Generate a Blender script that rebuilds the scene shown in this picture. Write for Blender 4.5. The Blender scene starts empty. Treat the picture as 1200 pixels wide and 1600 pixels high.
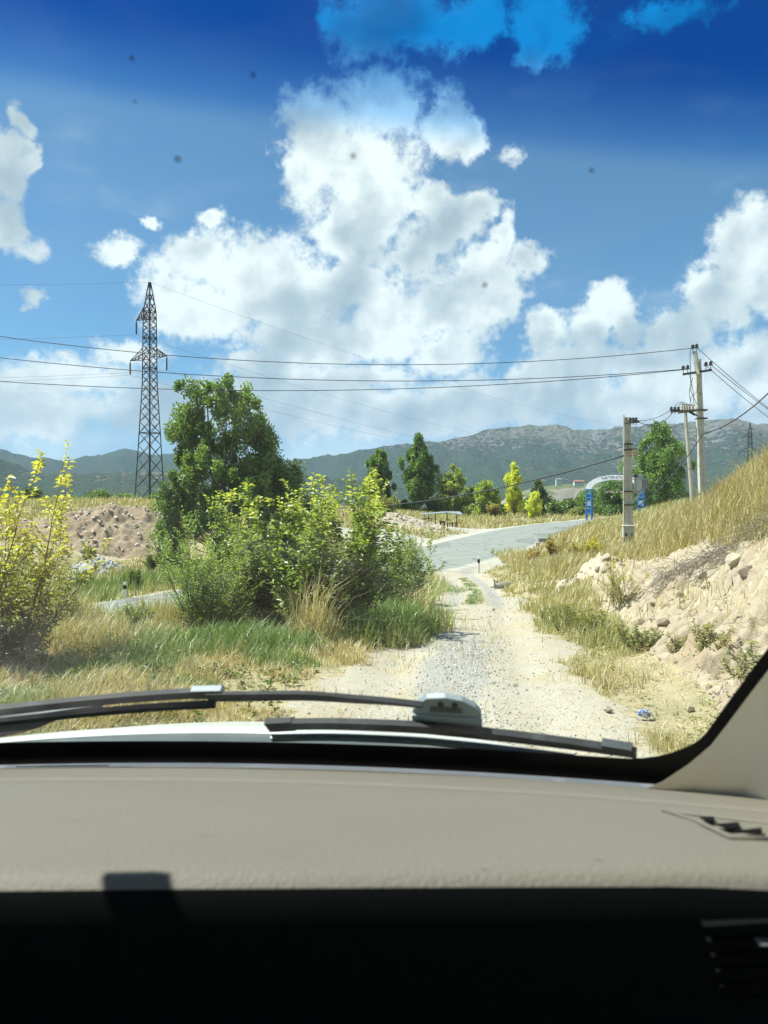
import bpy, bmesh, math, random
import numpy as np
from mathutils import Vector, Matrix

random.seed(7)
SC = bpy.context.scene
COL = SC.collection
EYE = 1.70                                  # eye height above the track under the car
F = 1200.0                                  # focal length in photo pixels (1200 x 1600)

def W(px, py, Y):
    """a point of the place from its direction and its distance ahead"""
    return np.array([(px - 600.0) / F * Y, Y, EYE - (py - 800.0) / F * Y])

# ------------------------------------------------------------------ camera
cam = bpy.data.cameras.new('camera')
cam.sensor_fit = 'VERTICAL'; cam.sensor_height = 24.0; cam.lens = 18.0
cam.clip_start = 0.02; cam.clip_end = 60000
cam.dof.use_dof = True; cam.dof.focus_distance = 22.0; cam.dof.aperture_fstop = 5.2
camo = bpy.data.objects.new('camera', cam); COL.objects.link(camo)
camo.location = (0, 0, EYE); camo.rotation_euler = (math.radians(90), 0, 0)
SC.camera = camo

# ------------------------------------------------------------------ sun, sky, exposure
TOSUN = Vector((-0.60, 0.11, 1.0)).normalized()
sun = bpy.data.lights.new('sun', 'SUN'); sun.energy = 4.8; sun.angle = math.radians(0.53)
sun.color = (1.0, 0.955, 0.88)
suno = bpy.data.objects.new('sun', sun); COL.objects.link(suno)
suno.rotation_euler = TOSUN.to_track_quat('Z', 'Y').to_euler()
suno.location = (-36, 8, 60)
SC.view_settings.view_transform = 'Standard'; SC.view_settings.look = 'None'
SC.view_settings.exposure = 1.02; SC.view_settings.gamma = 1.0
SC.view_settings.use_curve_mapping = False
SC.cycles.max_bounces = 8; SC.cycles.diffuse_bounces = 5; SC.cycles.glossy_bounces = 3
SC.cycles.transparent_max_bounces = 16; SC.cycles.transmission_bounces = 4; SC.cycles.volume_bounces = 0
SC.cycles.caustics_reflective = False; SC.cycles.caustics_refractive = False
SC.cycles.sample_clamp_indirect = 4.0

class NT:
    """small helper to chain shader nodes"""
    def __init__(s, tree): s.t = tree; s.t.nodes.clear()
    def n(s, typ, ins=None, **kw):
        nd = s.t.nodes.new(typ)
        for k, v in kw.items(): setattr(nd, k, v)
        for k, v in (ins or {}).items(): s.put(nd.inputs[k], v)
        return nd
    def put(s, sock, v):
        if isinstance(v, bpy.types.NodeSocket): s.t.links.new(v, sock)
        elif v is not None: sock.default_value = v
    def m(s, op, a, b=None, c=None, clamp=False):
        nd = s.t.nodes.new('ShaderNodeMath'); nd.operation = op; nd.use_clamp = clamp
        for i, v in enumerate((a, b, c)):
            if v is not None: s.put(nd.inputs[i], v)
        return nd.outputs[0]
    def v(s, op, a, b=None, out=0):
        nd = s.t.nodes.new('ShaderNodeVectorMath'); nd.operation = op
        s.put(nd.inputs[0], a)
        if b is not None: s.put(nd.inputs[3 if op == 'SCALE' else 1], b)
        return nd.outputs[out]
    def ss(s, x, lo, hi, a=0.0, b=1.0):
        nd = s.n('ShaderNodeMapRange', interpolation_type='SMOOTHSTEP')
        for k, q in zip(('Value', 'From Min', 'From Max', 'To Min', 'To Max'), (x, lo, hi, a, b)): s.put(nd.inputs[k], q)
        return nd.outputs[0]
    def noise(s, vec, scale, detail=4.0, rough=0.55, out='Fac', dist=0.0):
        nd = s.n('ShaderNodeTexNoise', {'Vector': vec, 'Scale': scale, 'Detail': detail, 'Roughness': rough, 'Distortion': dist})
        return nd.outputs[0 if out == 'Fac' else 1]
    def mix(s, f, a, b, blend='MIX'):
        nd = s.n('ShaderNodeMix', data_type='RGBA', blend_type=blend)
        s.put(nd.inputs[0], f); s.put(nd.inputs[6], rgba(a)); s.put(nd.inputs[7], rgba(b))
        return nd.outputs[2]
    def ramp(s, f, stops):
        nd = s.n('ShaderNodeValToRGB', {'Fac': f}); r = nd.color_ramp
        while len(r.elements) < len(stops): r.elements.new(0.5)
        for e, (p, c) in zip(r.elements, stops): e.position = p; e.color = rgba(c)
        return nd.outputs[0]

def rgba(c):
    if isinstance(c, bpy.types.NodeSocket): return c
    return (c[0], c[1], c[2], 1.0) if len(c) == 3 else c

def azel(px, py):
    dx, dz = (px - 600) / F, (800 - py) / F
    return math.atan(dx), math.atan(dz / math.hypot(1, dx))

CLOUDS = [  # (px, py, rx, ry): the cloud banks as they stand in this sky, turned to azimuth and elevation below
    (510,215,72,62),(605,170,66,56),(560,262,115,72),(690,188,52,48),(735,200,34,36),(590,318,105,56),(535,372,62,74),
    (570,372,62,60),(480,262,44,78),(675,312,58,30),(705,352,70,44),(742,322,36,30),(655,392,54,44),(787,368,28,42),(825,398,36,36),
    (765,428,70,58),(300,405,58,42),(385,430,120,66),(262,452,58,52),(300,488,104,52),(450,470,160,80),(560,452,100,50),(600,520,120,54),
    (700,480,110,70),(705,552,72,48),(480,536,150,36),(782,468,44,46),(850,520,46,36),(930,508,54,44),(965,480,44,36),(995,506,36,46),
    (890,572,92,54),(1180,372,84,56),(1146,412,66,44),(1122,462,66,46),(1060,520,74,44),(1190,440,50,40),(1020,572,92,46),
    (8,262,44,58),(40,238,20,30),(2,350,42,44),(40,388,34,20),(176,385,46,19),(40,180,20,15),(48,470,26,13),(330,345,22,18),(232,345,15,12),
    (572,52,76,48),(655,28,104,50),(745,28,70,44),(850,40,80,58),(828,92,40,28),(1050,16,80,24),(805,241,30,17),
    (100,592,160,42),(40,646,150,52),(200,560,70,24),(500,604,200,42),(600,652,330,48),(800,622,220,52),(1010,628,220,62),(1165,570,110,66),
    (300,645,190,52),(410,572,86,28),(1240,640,140,70),(-80,600,120,90),(1300,420,120,90),(-60,300,60,60)]

world = bpy.data.worlds.new('World'); SC.world = world; world.use_nodes = True
def build_world():
    g = NT(world.node_tree)
    tc = g.n('ShaderNodeTexCoord').outputs['Generated']
    d = g.v('NORMALIZE', tc)
    sx = g.n('ShaderNodeSeparateXYZ', {0: d})
    az = g.m('ARCTAN2', sx.outputs[0], sx.outputs[1]); el = g.m('ARCSINE', sx.outputs[2])
    pos = g.n('ShaderNodeCombineXYZ', {0: az, 1: el, 2: 0.0}).outputs[0]
    # billowing edges: the banks are looked up at a place pushed about by fractal noise
    w1 = g.v('SUBTRACT', g.noise(d, 9.0, 5.0, 0.60, 'Color'), (0.5, 0.5, 0.5))
    w2 = g.v('SUBTRACT', g.noise(d, 34.0, 5.0, 0.62, 'Color'), (0.5, 0.5, 0.5))
    off = g.v('ADD', g.v('MULTIPLY', w1, (0.085, 0.075, 0)), g.v('MULTIPLY', w2, (0.034, 0.034, 0)))
    pw = g.v('ADD', pos, off)
    dist = None
    for (px, py, rx, ry) in CLOUDS:
        a, e = azel(px, py); ca = math.cos(a) ** 2
        q = g.v('MULTIPLY', g.v('SUBTRACT', pw, (a, e, 0)), (F / rx / ca * 0.98, F / ry, 0))
        L = g.v('LENGTH', q, out=1)
        if ry < 26: L = g.m('MULTIPLY_ADD', L, 0.62, 0.34)          # small ones are torn shreds
        dist = L if dist is None else g.m('SMOOTH_MIN', dist, L, 0.22)
    # the rest of the sky (never in this view) carries scattered cumulus of the same kind
    gen = g.noise(g.v('MULTIPLY', d, (1.0, 1.0, 1.6)), 3.2, 9.0, 0.58)
    outside = g.m('MAXIMUM', g.ss(g.m('ABSOLUTE', az), 0.62, 0.80), g.ss(el, 0.68, 0.85))
    gend = g.m('MULTIPLY_ADD', g.m('SUBTRACT', 0.56, gen), 9.0, 1.0)
    dist = g.m('MULTIPLY_ADD', g.m('SUBTRACT', gend, dist), outside, dist)
    fine = g.noise(d, 22.0, 10.0, 0.66)
    dens = g.m('ADD', g.m('SUBTRACT', 0.95, dist), g.m('MULTIPLY', g.m('SUBTRACT', fine, 0.5), 1.55))
    tiny = g.m('MULTIPLY', g.m('SUBTRACT', g.noise(d, 95.0, 6.0, 0.7), 0.5), 0.55)
    mask = g.ss(g.m('ADD', dens, tiny), -0.10, 0.42)
    wisp = g.m('MULTIPLY', g.ss(g.noise(g.v('MULTIPLY', d, (1, 1, 2.5)), 5.0, 8.0, 0.6), 0.52, 0.78), g.ss(el, 0.62, 0.05, 0.10, 0.40))
    low = g.ss(el, 0.20, 0.05, 0.0, 0.62)                      # cloud thickens into a pale veil low down
    mask = g.m('MAXIMUM', mask, g.m('MAXIMUM', wisp, low))
    # relief: density here against density a little towards the sun
    up = (-0.014, 0.006, 0.020)
    n1 = g.noise(d, 10.0, 7.0, 0.50); n2 = g.noise(g.v('ADD', d, up), 10.0, 7.0, 0.50)
    n3 = g.noise(d, 5.0, 3.0, 0.5); n4 = g.noise(g.v('ADD', d, g.v('SCALE', up, 2.6)), 5.0, 3.0, 0.5)
    rel = g.m('ADD', g.m('MULTIPLY', g.m('SUBTRACT', n1, n2), 1.9), g.m('MULTIPLY', g.m('SUBTRACT', n3, n4), 1.7))
    thick = g.ss(dens, 0.25, 1.1)
    lit = g.m('ADD', g.m('ADD', 0.80, rel), g.m('MULTIPLY', thick, -0.22))
    lit = g.m('ADD', lit, g.ss(el, 0.06, 0.34, -0.22, 0.08), clamp=True)
    cc = g.ramp(lit, [(0.0, (0.215, 0.265, 0.30)), (0.42, (0.295, 0.34, 0.37)), (0.70, (0.415, 0.44, 0.45)), (1.0, (0.59, 0.595, 0.58))])
    sky = g.n('ShaderNodeTexSky', sky_type='NISHITA', sun_disc=False)
    sky.sun_elevation = math.asin(TOSUN.z); sky.sun_rotation = math.atan2(TOSUN.x, TOSUN.y)
    sky.altitude = 1500; sky.air_density = 1.0; sky.dust_density = 0.6; sky.ozone_density = 2.2
    skyc = g.v('MULTIPLY', sky.outputs[0], (0.038, 0.064, 0.070))
    col = g.mix(mask, skyc, cc)
    bg = g.n('ShaderNodeBackground', {'Color': col, 'Strength': 1.0})
    out = g.n('ShaderNodeOutputWorld', {'Surface': bg.outputs[0]})
build_world()
world.cycles.sampling_method = 'MANUAL'; world.cycles.sample_map_resolution = 512

# ------------------------------------------------------------------ materials
def mat(name):
    m = bpy.data.materials.new(name); m.use_nodes = True
    return m, NT(m.node_tree)

def principled(name, color, rough=0.7, metal=0.0, spec=0.4, var=0.0, vscale=6.0, bump=0.0, bscale=60.0, dirt=None, coat=0.0):
    m, g = mat(name)
    oc = g.n('ShaderNodeTexCoord').outputs['Object']
    c = rgba(color)
    if var:
        nz = g.noise(oc, vscale, 6.0, 0.6)
        c = g.mix(nz, tuple(x * (1 - var) for x in color), tuple(min(1, x * (1 + var)) for x in color))
    if dirt:
        c = g.mix(g.ss(g.noise(oc, vscale * 0.7, 8.0, 0.65), 0.50, 0.72), c, dirt)
    b = g.n('ShaderNodeBsdfPrincipled', {'Base Color': c, 'Roughness': rough, 'Metallic': metal, 'Specular IOR Level': spec, 'Coat Weight': coat})
    if bump:
        bp = g.n('ShaderNodeBump', {'Strength': bump, 'Distance': 0.01, 'Height': g.noise(oc, bscale, 5.0, 0.6)})
        g.put(b.inputs['Normal'], bp.outputs[0])
    g.n('ShaderNodeOutputMaterial', {'Surface': b.outputs[0]})
    return m

def leaf_mat(name, trans=0.54, gloss=0.05):
    m, g = mat(name)
    at = g.n('ShaderNodeAttribute', attribute_name='tint').outputs[0]
    df = g.n('ShaderNodeBsdfDiffuse', {'Color': at})
    tr = g.n('ShaderNodeBsdfTranslucent', {'Color': g.mix(1.0, at, (1.25, 1.2, 0.55), 'MULTIPLY')})
    s = g.n('ShaderNodeMixShader', {0: trans, 1: df.outputs[0], 2: tr.outputs[0]})
    gl = g.n('ShaderNodeBsdfGlossy', {'Roughness': 0.42, 'Color': (1, 1, 1, 1)})
    s2 = g.n('ShaderNodeMixShader', {0: gloss, 1: s.outputs[0], 2: gl.outputs[0]})
    g.n('ShaderNodeOutputMaterial', {'Surface': s2.outputs[0]})
    return m

M = {}
M['leaf'] = leaf_mat('leaf'); M['grass'] = leaf_mat('grass_blade', 0.28, 0.03)
M['bark'] = principled('bark', (0.16, 0.13, 0.10), 0.9, var=0.4, vscale=9, bump=0.6, bscale=30)
M['pale_bark'] = principled('pale_bark', (0.30, 0.29, 0.25), 0.9, var=0.35, vscale=4, bump=0.5, bscale=20)
M['twig'] = principled('twig', (0.13, 0.095, 0.06), 0.85, var=0.3, vscale=20)
M['concrete'] = principled('weathered_concrete', (0.56, 0.53, 0.44), 0.92, var=0.18, vscale=3, bump=0.4, bscale=40, dirt=(0.36, 0.33, 0.27))
M['steel'] = principled('dark_weathered_steel', (0.030, 0.032, 0.032), 0.75, metal=0.3, var=0.3, vscale=5)
M['ironwork'] = principled('rusty_iron', (0.075, 0.060, 0.05), 0.8, var=0.4, vscale=8)
M['insulator'] = principled('glazed_insulator', (0.035, 0.028, 0.028), 0.25, spec=0.6)
M['wire'] = principled('aluminium_wire', (0.045, 0.048, 0.05), 0.6, metal=0.2)
M['grey_metal'] = principled('painted_grey_metal', (0.50, 0.53, 0.52), 0.5, var=0.12, vscale=3, dirt=(0.36, 0.36, 0.33))
M['porcelain'] = principled('brown_white_porcelain', (0.55, 0.42, 0.26), 0.35, var=0.3)
M['box_paint'] = principled('cream_box_paint', (0.52, 0.51, 0.42), 0.55, var=0.1, vscale=6, dirt=(0.38, 0.35, 0.28))
M['black'] = principled('black_hole', (0.008, 0.008, 0.008), 0.9, spec=0.04)
M['white_paint'] = principled('white_paint', (0.84, 0.84, 0.82), 0.5, var=0.04, vscale=4, dirt=(0.74, 0.73, 0.70))
M['blue_paint'] = principled('blue_paint', (0.035, 0.19, 0.50), 0.45, var=0.12, vscale=3)
M['letter_blue'] = principled('grey_blue_letter_paint', (0.16, 0.20, 0.30), 0.5)
M['letter_red'] = principled('pale_red_letter_paint', (0.72, 0.52, 0.46), 0.5)
M['sheet_roof'] = principled('dusty_sheet_roof', (0.36, 0.40, 0.42), 0.45, metal=0.35, var=0.15, vscale=2)
M['stone'] = None

# ------------------------------------------------------------------ mesh helpers
def tag(o, label=None, cat=None, group=None, kind=None):
    if label: o['label'] = label
    if cat: o['category'] = cat
    if group: o['group'] = group
    if kind: o['kind'] = kind
    return o

def thing(name, loc, label, cat, group=None):
    o = bpy.data.objects.new(name, None); COL.objects.link(o)
    o.location = tuple(loc); o.empty_display_size = 0.3
    return tag(o, label, cat, group)

def root_loc(p):
    L = Vector((0, 0, 0))
    while p is not None: L += p.location; p = p.parent
    return np.array(L)

def link(name, me, m, parent=None):
    if m is not None: me.materials.append(m)
    o = bpy.data.objects.new(name, me); COL.objects.link(o)
    if parent is not None: o.parent = parent
    return o

def fmesh(name, V, Fc, m, parent=None, tint=None, smooth=False, attrs=None):
    """fast mesh from arrays (world coordinates; all faces with the same corner count)"""
    V = np.asarray(V, dtype=np.float32); Fc = np.asarray(Fc, dtype=np.int32)
    if parent is not None: V = V - root_loc(parent).astype(np.float32)
    me = bpy.data.meshes.new(name); nf, k = Fc.shape
    me.vertices.add(len(V)); me.vertices.foreach_set('co', V.ravel())
    me.loops.add(nf * k); me.loops.foreach_set('vertex_index', Fc.ravel())
    me.polygons.add(nf); me.polygons.foreach_set('loop_start', np.arange(0, nf * k, k, dtype=np.int32))
    me.polygons.foreach_set('loop_total', np.full(nf, k, dtype=np.int32))
    if smooth: me.polygons.foreach_set('use_smooth', np.ones(nf, dtype=bool))
    if tint is not None:
        c = np.ones((len(V), 4), np.float32); c[:, :3] = np.clip(tint, 0.002, 1)
        me.attributes.new('tint', 'FLOAT_COLOR', 'POINT').data.foreach_set('color', c.ravel())
    for nme, arr in (attrs or {}).items():
        me.attributes.new(nme, 'FLOAT', 'POINT').data.foreach_set('value', np.asarray(arr, np.float32))
    me.update(calc_edges=True)
    return link(name, me, m, parent)

class MB:
    """collects solids (world coordinates) and builds ONE mesh object"""
    def __init__(s): s.v = []; s.f = []
    def add(s, vs, fs):
        o = len(s.v); s.v += [tuple(map(float, p)) for p in vs]; s.f += [tuple(i + o for i in f) for f in fs]; return s
    def box(s, c, size, rz=0.0, rx=0.0, ry=0.0, taper=1.0):
        R = Matrix.Rotation(rz, 3, 'Z') @ Matrix.Rotation(ry, 3, 'Y') @ Matrix.Rotation(rx, 3, 'X')
        vs = []
        for z in (-.5, .5):
            k = taper if z > 0 else 1.0
            for x, y in ((-.5, -.5), (.5, -.5), (.5, .5), (-.5, .5)):
                vs.append(Vector(c) + R @ Vector((x * size[0] * k, y * size[1] * k, z * size[2])))
        return s.add(vs, [(3, 2, 1, 0), (4, 5, 6, 7), (0, 1, 5, 4), (1, 2, 6, 5), (2, 3, 7, 6), (3, 0, 4, 7)])
    def bar(s, p0, p1, r0, r1=None, n=8, cap=True):
        p0, p1 = Vector(p0), Vector(p1); r1 = r0 if r1 is None else r1
        d = (p1 - p0)
        if d.length < 1e-6: return s
        d.normalize(); a = d.orthogonal().normalized(); b = d.cross(a)
        vs = []
        for p, r in ((p0, r0), (p1, r1)):
            for i in range(n):
                t = 2 * math.pi * (i + .5) / n; vs.append(p + (a * math.cos(t) + b * math.sin(t)) * r)
        fs = [(i, (i + 1) % n, n + (i + 1) % n, n + i) for i in range(n)]
        if cap: fs += [tuple(range(n - 1, -1, -1)), tuple(range(n, 2 * n))]
        return s.add(vs, fs)
    def tube(s, pts, r, n=6):
        pts = [Vector(p) for p in pts]; rs = r if hasattr(r, '__len__') else [r] * len(pts)
        vs = []; a = None
        for i, p in enumerate(pts):
            d = (pts[min(i + 1, len(pts) - 1)] - pts[max(i - 1, 0)]).normalized()
            a = d.orthogonal().normalized() if a is None else (a - d * a.dot(d)).normalized()
            b = d.cross(a)
            for k in range(n):
                t = 2 * math.pi * k / n; vs.append(p + (a * math.cos(t) + b * math.sin(t)) * rs[i])
        fs = []
        for i in range(len(pts) - 1):
            for k in range(n): fs.append((i * n + k, i * n + (k + 1) % n, (i + 1) * n + (k + 1) % n, (i + 1) * n + k))
        fs += [tuple(range(n - 1, -1, -1)), tuple((len(pts) - 1) * n + k for k in range(n))]
        return s.add(vs, fs)
    def prism(s, poly, ext):
        """polygon (3D points, one plane) pushed along ext"""
        n = len(poly); e = Vector(ext)
        vs = [Vector(p) for p in poly] + [Vector(p) + e for p in poly]
        return s.add(vs, [tuple(range(n - 1, -1, -1)), tuple(range(n, 2 * n))] + [(i, (i + 1) % n, n + (i + 1) % n, n + i) for i in range(n)])
    def lathe(s, c, prof, n=16, axis=(0, 0, 1)):
        ax = Vector(axis).normalized(); a = ax.orthogonal().normalized(); b = ax.cross(a); vs = []
        for r, z in prof:
            for k in range(n):
                t = 2 * math.pi * k / n; vs.append(Vector(c) + ax * z + (a * math.cos(t) + b * math.sin(t)) * max(r, 1e-4))
        fs = [(i * n + k, i * n + (k + 1) % n, (i + 1) * n + (k + 1) % n, (i + 1) * n + k) for i in range(len(prof) - 1) for k in range(n)]
        fs += [tuple(range(n - 1, -1, -1)), tuple((len(prof) - 1) * n + k for k in range(n))]
        return s.add(vs, fs)
    def grid(s, P):
        """P[i][j] points"""
        ni, nj = len(P), len(P[0])
        return s.add([p for r in P for p in r], [(i * nj + j, i * nj + j + 1, (i + 1) * nj + j + 1, (i + 1) * nj + j) for i in range(ni - 1) for j in range(nj - 1)])
    def build(s, name, m, parent=None, bevel=0.0, smooth=False, seg=2):
        L = root_loc(parent) if parent is not None else np.zeros(3)
        me = bpy.data.meshes.new(name)
        me.from_pydata([(v[0] - L[0], v[1] - L[1], v[2] - L[2]) for v in s.v], [], s.f)
        bm = bmesh.new(); bm.from_mesh(me)
        bmesh.ops.recalc_face_normals(bm, faces=bm.faces)
        if bevel: bmesh.ops.bevel(bm, geom=[e for e in bm.edges], offset=bevel, segments=seg, affect='EDGES', profile=0.6, clamp_overlap=True)
        if smooth:
            for f in bm.faces: f.smooth = True
        bm.to_mesh(me); bm.free(); me.update()
        return link(name, me, m, parent)

# ------------------------------------------------------------------ numpy noise
def _h(ix, iy, seed):
    h = (ix.astype(np.int64) * 374761393 + iy.astype(np.int64) * 668265263 + seed * 1442695041) & 0xffffffff
    h = ((h ^ (h >> 13)) * 1274126177) & 0xffffffff
    return ((h ^ (h >> 16)) & 0xffff) / 65535.0
def vnoise(x, y, seed=0):
    x = np.asarray(x, float); y = np.asarray(y, float)
    xi = np.floor(x); yi = np.floor(y); fx = x - xi; fy = y - yi
    fx = fx * fx * fx * (fx * (fx * 6 - 15) + 10); fy = fy * fy * fy * (fy * (fy * 6 - 15) + 10)
    a = _h(xi, yi, seed); b = _h(xi + 1, yi, seed); c = _h(xi, yi + 1, seed); d = _h(xi + 1, yi + 1, seed)
    return (a * (1 - fx) + b * fx) * (1 - fy) + (c * (1 - fx) + d * fx) * fy
def fbm(x, y, seed=0, octv=5, gain=0.5, ridged=False):
    s = 0; a = 1; t = 0; f = 1.0
    for o in range(octv):
        n = vnoise(x * f + o * 17.3, y * f - o * 9.1, seed + o)
        if ridged: n = 1 - np.abs(2 * n - 1)
        s = s + a * n; t += a; a *= gain; f *= 2.03
    return s / t
def sstep(x, lo, hi):
    t = np.clip((np.asarray(x, float) - lo) / (hi - lo), 0, 1); return t * t * (3 - 2 * t)

# ------------------------------------------------------------------ terrain
TY = np.array([-60, 0, 4, 6.2, 8, 11.5, 15, 19, 24, 30, 40, 47, 55.])
TX = np.array([-0.2, -0.2, .35, .60, .75, 1.18, 1.66, 2.25, 2.92, 3.55, 4.05, 4.2, 4.2])
TZ = np.array([0.6, .02, .02, .02, .02, -.20, -.44, -.68, -.97, -1.28, -1.62, -1.72, -1.70])
TWID = np.array([1.4, 1.4, 1.35, 1.3, 1.3, 1.32, 1.30, 1.28, 1.25, 1.22, 1.25, 1.9, 3.5])
def smooth_interp(x, xs, ys):
    return (np.interp(x - .8, xs, ys) + np.interp(x, xs, ys) * 2 + np.interp(x + .8, xs, ys)) / 4
def track_x(Y): return smooth_interp(Y, TY, TX)
def track_z(Y): return smooth_interp(Y, TY, TZ)
def track_w(Y): return smooth_interp(Y, TY, TWID)

RP = np.array([(-60, -45, -6.0), (-42, -18, -4.9), (-30, 2, -4.0), (-20.5, 15, -3.25), (-13.2, 26, -2.75), (-9.0, 34, -2.5), (-3.5, 43, -2.1), (1.5, 52, -1.75),
               (6.2, 62, -1.45), (11.5, 76, -1.0), (17, 90, -0.5), (24.5, 103, 0.05), (33.5, 115, 0.45), (42, 127, 0.8), (50, 145, 1.2), (58, 175, 1.8), (62, 230, 2.0)])
def dense_poly(P, n=420):
    # centripetal-like smoothing by repeated corner cutting
    Q = P.copy()
    for _ in range(4):
        A = Q[:-1] * .75 + Q[1:] * .25; B = Q[:-1] * .25 + Q[1:] * .75
        Q = np.vstack([Q[:1], np.stack([A, B], 1).reshape(-1, 3), Q[-1:]])
    s = np.r_[0, np.cumsum(np.linalg.norm(np.diff(Q, axis=0), axis=1))]
    t = np.linspace(0, s[-1], n)
    return np.stack([np.interp(t, s, Q[:, i]) for i in range(3)], 1)
ROAD = dense_poly(RP)
ROAD_HW = 5.2
def road_dist(X, Y):
    X = np.asarray(X, float).ravel(); Y = np.asarray(Y, float).ravel()
    best = np.full(X.shape, 1e9); zz = np.zeros(X.shape)
    R = ROAD[::3]
    for i in range(len(R)):
        d = (X - R[i, 0]) ** 2 + (Y - R[i, 1]) ** 2; k = d < best
        best[k] = d[k]; zz[k] = R[i, 2]
    return np.sqrt(best), zz

CTRL = [  # X, Y, Z of the land
    (-4, 3, 0), (-10, 5, -.5), (-15, 8, -1.9), (-4.5, 8.5, .02), (-2, 8, .0), (-7, 9.5, -.1), (-5, 11.2, -.05), (-2.6, 11, -.08), (-1.2, 14, -.33), (-6, 15, -1.0),
    (-10, 18, -2.2), (-3, 20, -1.25), (-3, 28, -1.75), (0, 30, -1.5), (0, 22, -1.0), (0.6, 38, -1.75), (.3, 12, -.25),
    (-8, 22, -2.2), (-6, 28, -2.25),
    (-14, 41, -2.65), (-16, 48, -2.2), (-18.7, 56, -1.5), (-20, 63, 1.3), (-27, 60, .6), (-26, 48, -1.6), (-24, 36, -2.5), (-36, 40, -1.5), (-34, 70, 2.0), (-31, 103, 2.5), (-60, 100, 3.0), (-50, 60, 1.5),
    (-20, 90, 2.3), (-22, 140, 3.0), (-60, 170, 3.2), (-10, 70, .9), (-9, 58, -.7), (-6, 62, -.6), (-10, 100, 2.0), (0, 86, .2), (1.5, 93, 1.35), (4, 105, 1.1), (-4, 84, 1.3), (-5, 130, 2.0),
    (7.5, 101, -.5), (9, 108, .2), (2, 72, -1.2), (12, 125, .8), (22, 132, .9), (28, 140, 1.1), (40, 160, 1.6), (10, 170, 1.2), (70, 180, 3.0),
    (12.7, 40, -.3), (14.7, 44, .3), (18.4, 48, 1.6), (20.8, 50, 1.9), (11.7, 50, -.2), (7.0, 44, -1.25), (5.9, 34, -.75), (5.6, 28, -.62), (4.9, 22, -.92), (7.6, 30, -.45), (10, 33, -.1), (6.4, 22, -.5),
    (8.4, 26, -.35), (10.8, 26, 1.15), (9.2, 20, 2.15), (8.0, 16, 2.5), (6.2, 12, 1.75), (5.0, 10, 1.30), (5.5, 13, 1.2), (5.8, 17, .5), (4.6, 9.3, .92), (4.8, 11.5, .72), (4.2, 10, .36),
    (3.9, 8, .36), (4.3, 13, .0), (5.3, 18, .16), (3.4, 6.8, .25), (3.0, 9, -.06), (2.9, 12, -.27), (3.7, 16, -.45), (2.4, 6.2, .0), (2.4, 7.5, .0),
    (12, 10, 3.8), (8, 3, 2.2), (4.3, 3, .5), (2.5, 0, .1), (10, -4, 2.6), (22, 30, 4.2), (28, 50, 4.2), (26, 70, 2.2), (33, 90, 1.6), (60, 60, 5), (90, 120, 6), (48, 108, 1.8), (24, 82, .2),
    (-4, -5, .1), (-12, -6, -.3), (30, 10, 6)]
def warp(X, Y):
    Yc = np.maximum(Y, -4.0) + 10
    return 12 * np.clip(X / Yc, -2.5, 2.5), 12 * np.log(Yc)
def fit_land():
    pts = list(CTRL)
    for y in (0, 3, 6, 9, 12, 15, 19, 24, 30, 36, 42, 47):
        for k in (-1, 1): pts.append((track_x(y) + k * track_w(y) * .9, y, float(track_z(y))))
    for p in ROAD[30::14]: pts.append(tuple(p))
    P = np.array(pts); a, b = warp(P[:, 0], P[:, 1]); n = len(P)
    r = np.hypot(a[:, None] - a, b[:, None] - b); K = np.where(r > 0, r * r * np.log(r + 1e-9), 0) + np.eye(n) * 0.12
    Q = np.c_[np.ones(n), a, b]; A = np.block([[K, Q], [Q.T, np.zeros((3, 3))]])
    s = np.linalg.solve(A, np.r_[P[:, 2], 0, 0, 0])
    return a, b, s
LA, LB, LS = fit_land()
def land_raw(X, Y):
    a, b = warp(X, Y); z = LS[-3] + LS[-2] * a + LS[-1] * b
    for i in range(len(LA)):
        r2 = (a - LA[i]) ** 2 + (b - LB[i]) ** 2
        z = z + LS[i] * 0.5 * r2 * np.log(r2 + 1e-9)
    return np.clip(z, -7, 8)
def face_mask(X, Y):
    """the eroded pale cut in the right bank"""
    lo = np.interp(Y, [3, 6, 9, 12, 16, 20, 24], [2.5, 2.55, 2.95, 3.45, 4.2, 5.0, 5.6])
    hi = np.interp(Y, [3, 6, 9, 11, 13, 17, 20, 24], [4.6, 4.7, 4.75, 5.0, 5.35, 5.75, 6.1, 6.4])
    return sstep(X, lo, lo + .55) * (1 - sstep(X, hi - .1, hi + .35)) * (1 - sstep(Y, 17, 21)) * sstep(Y, -2, 2)
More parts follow.
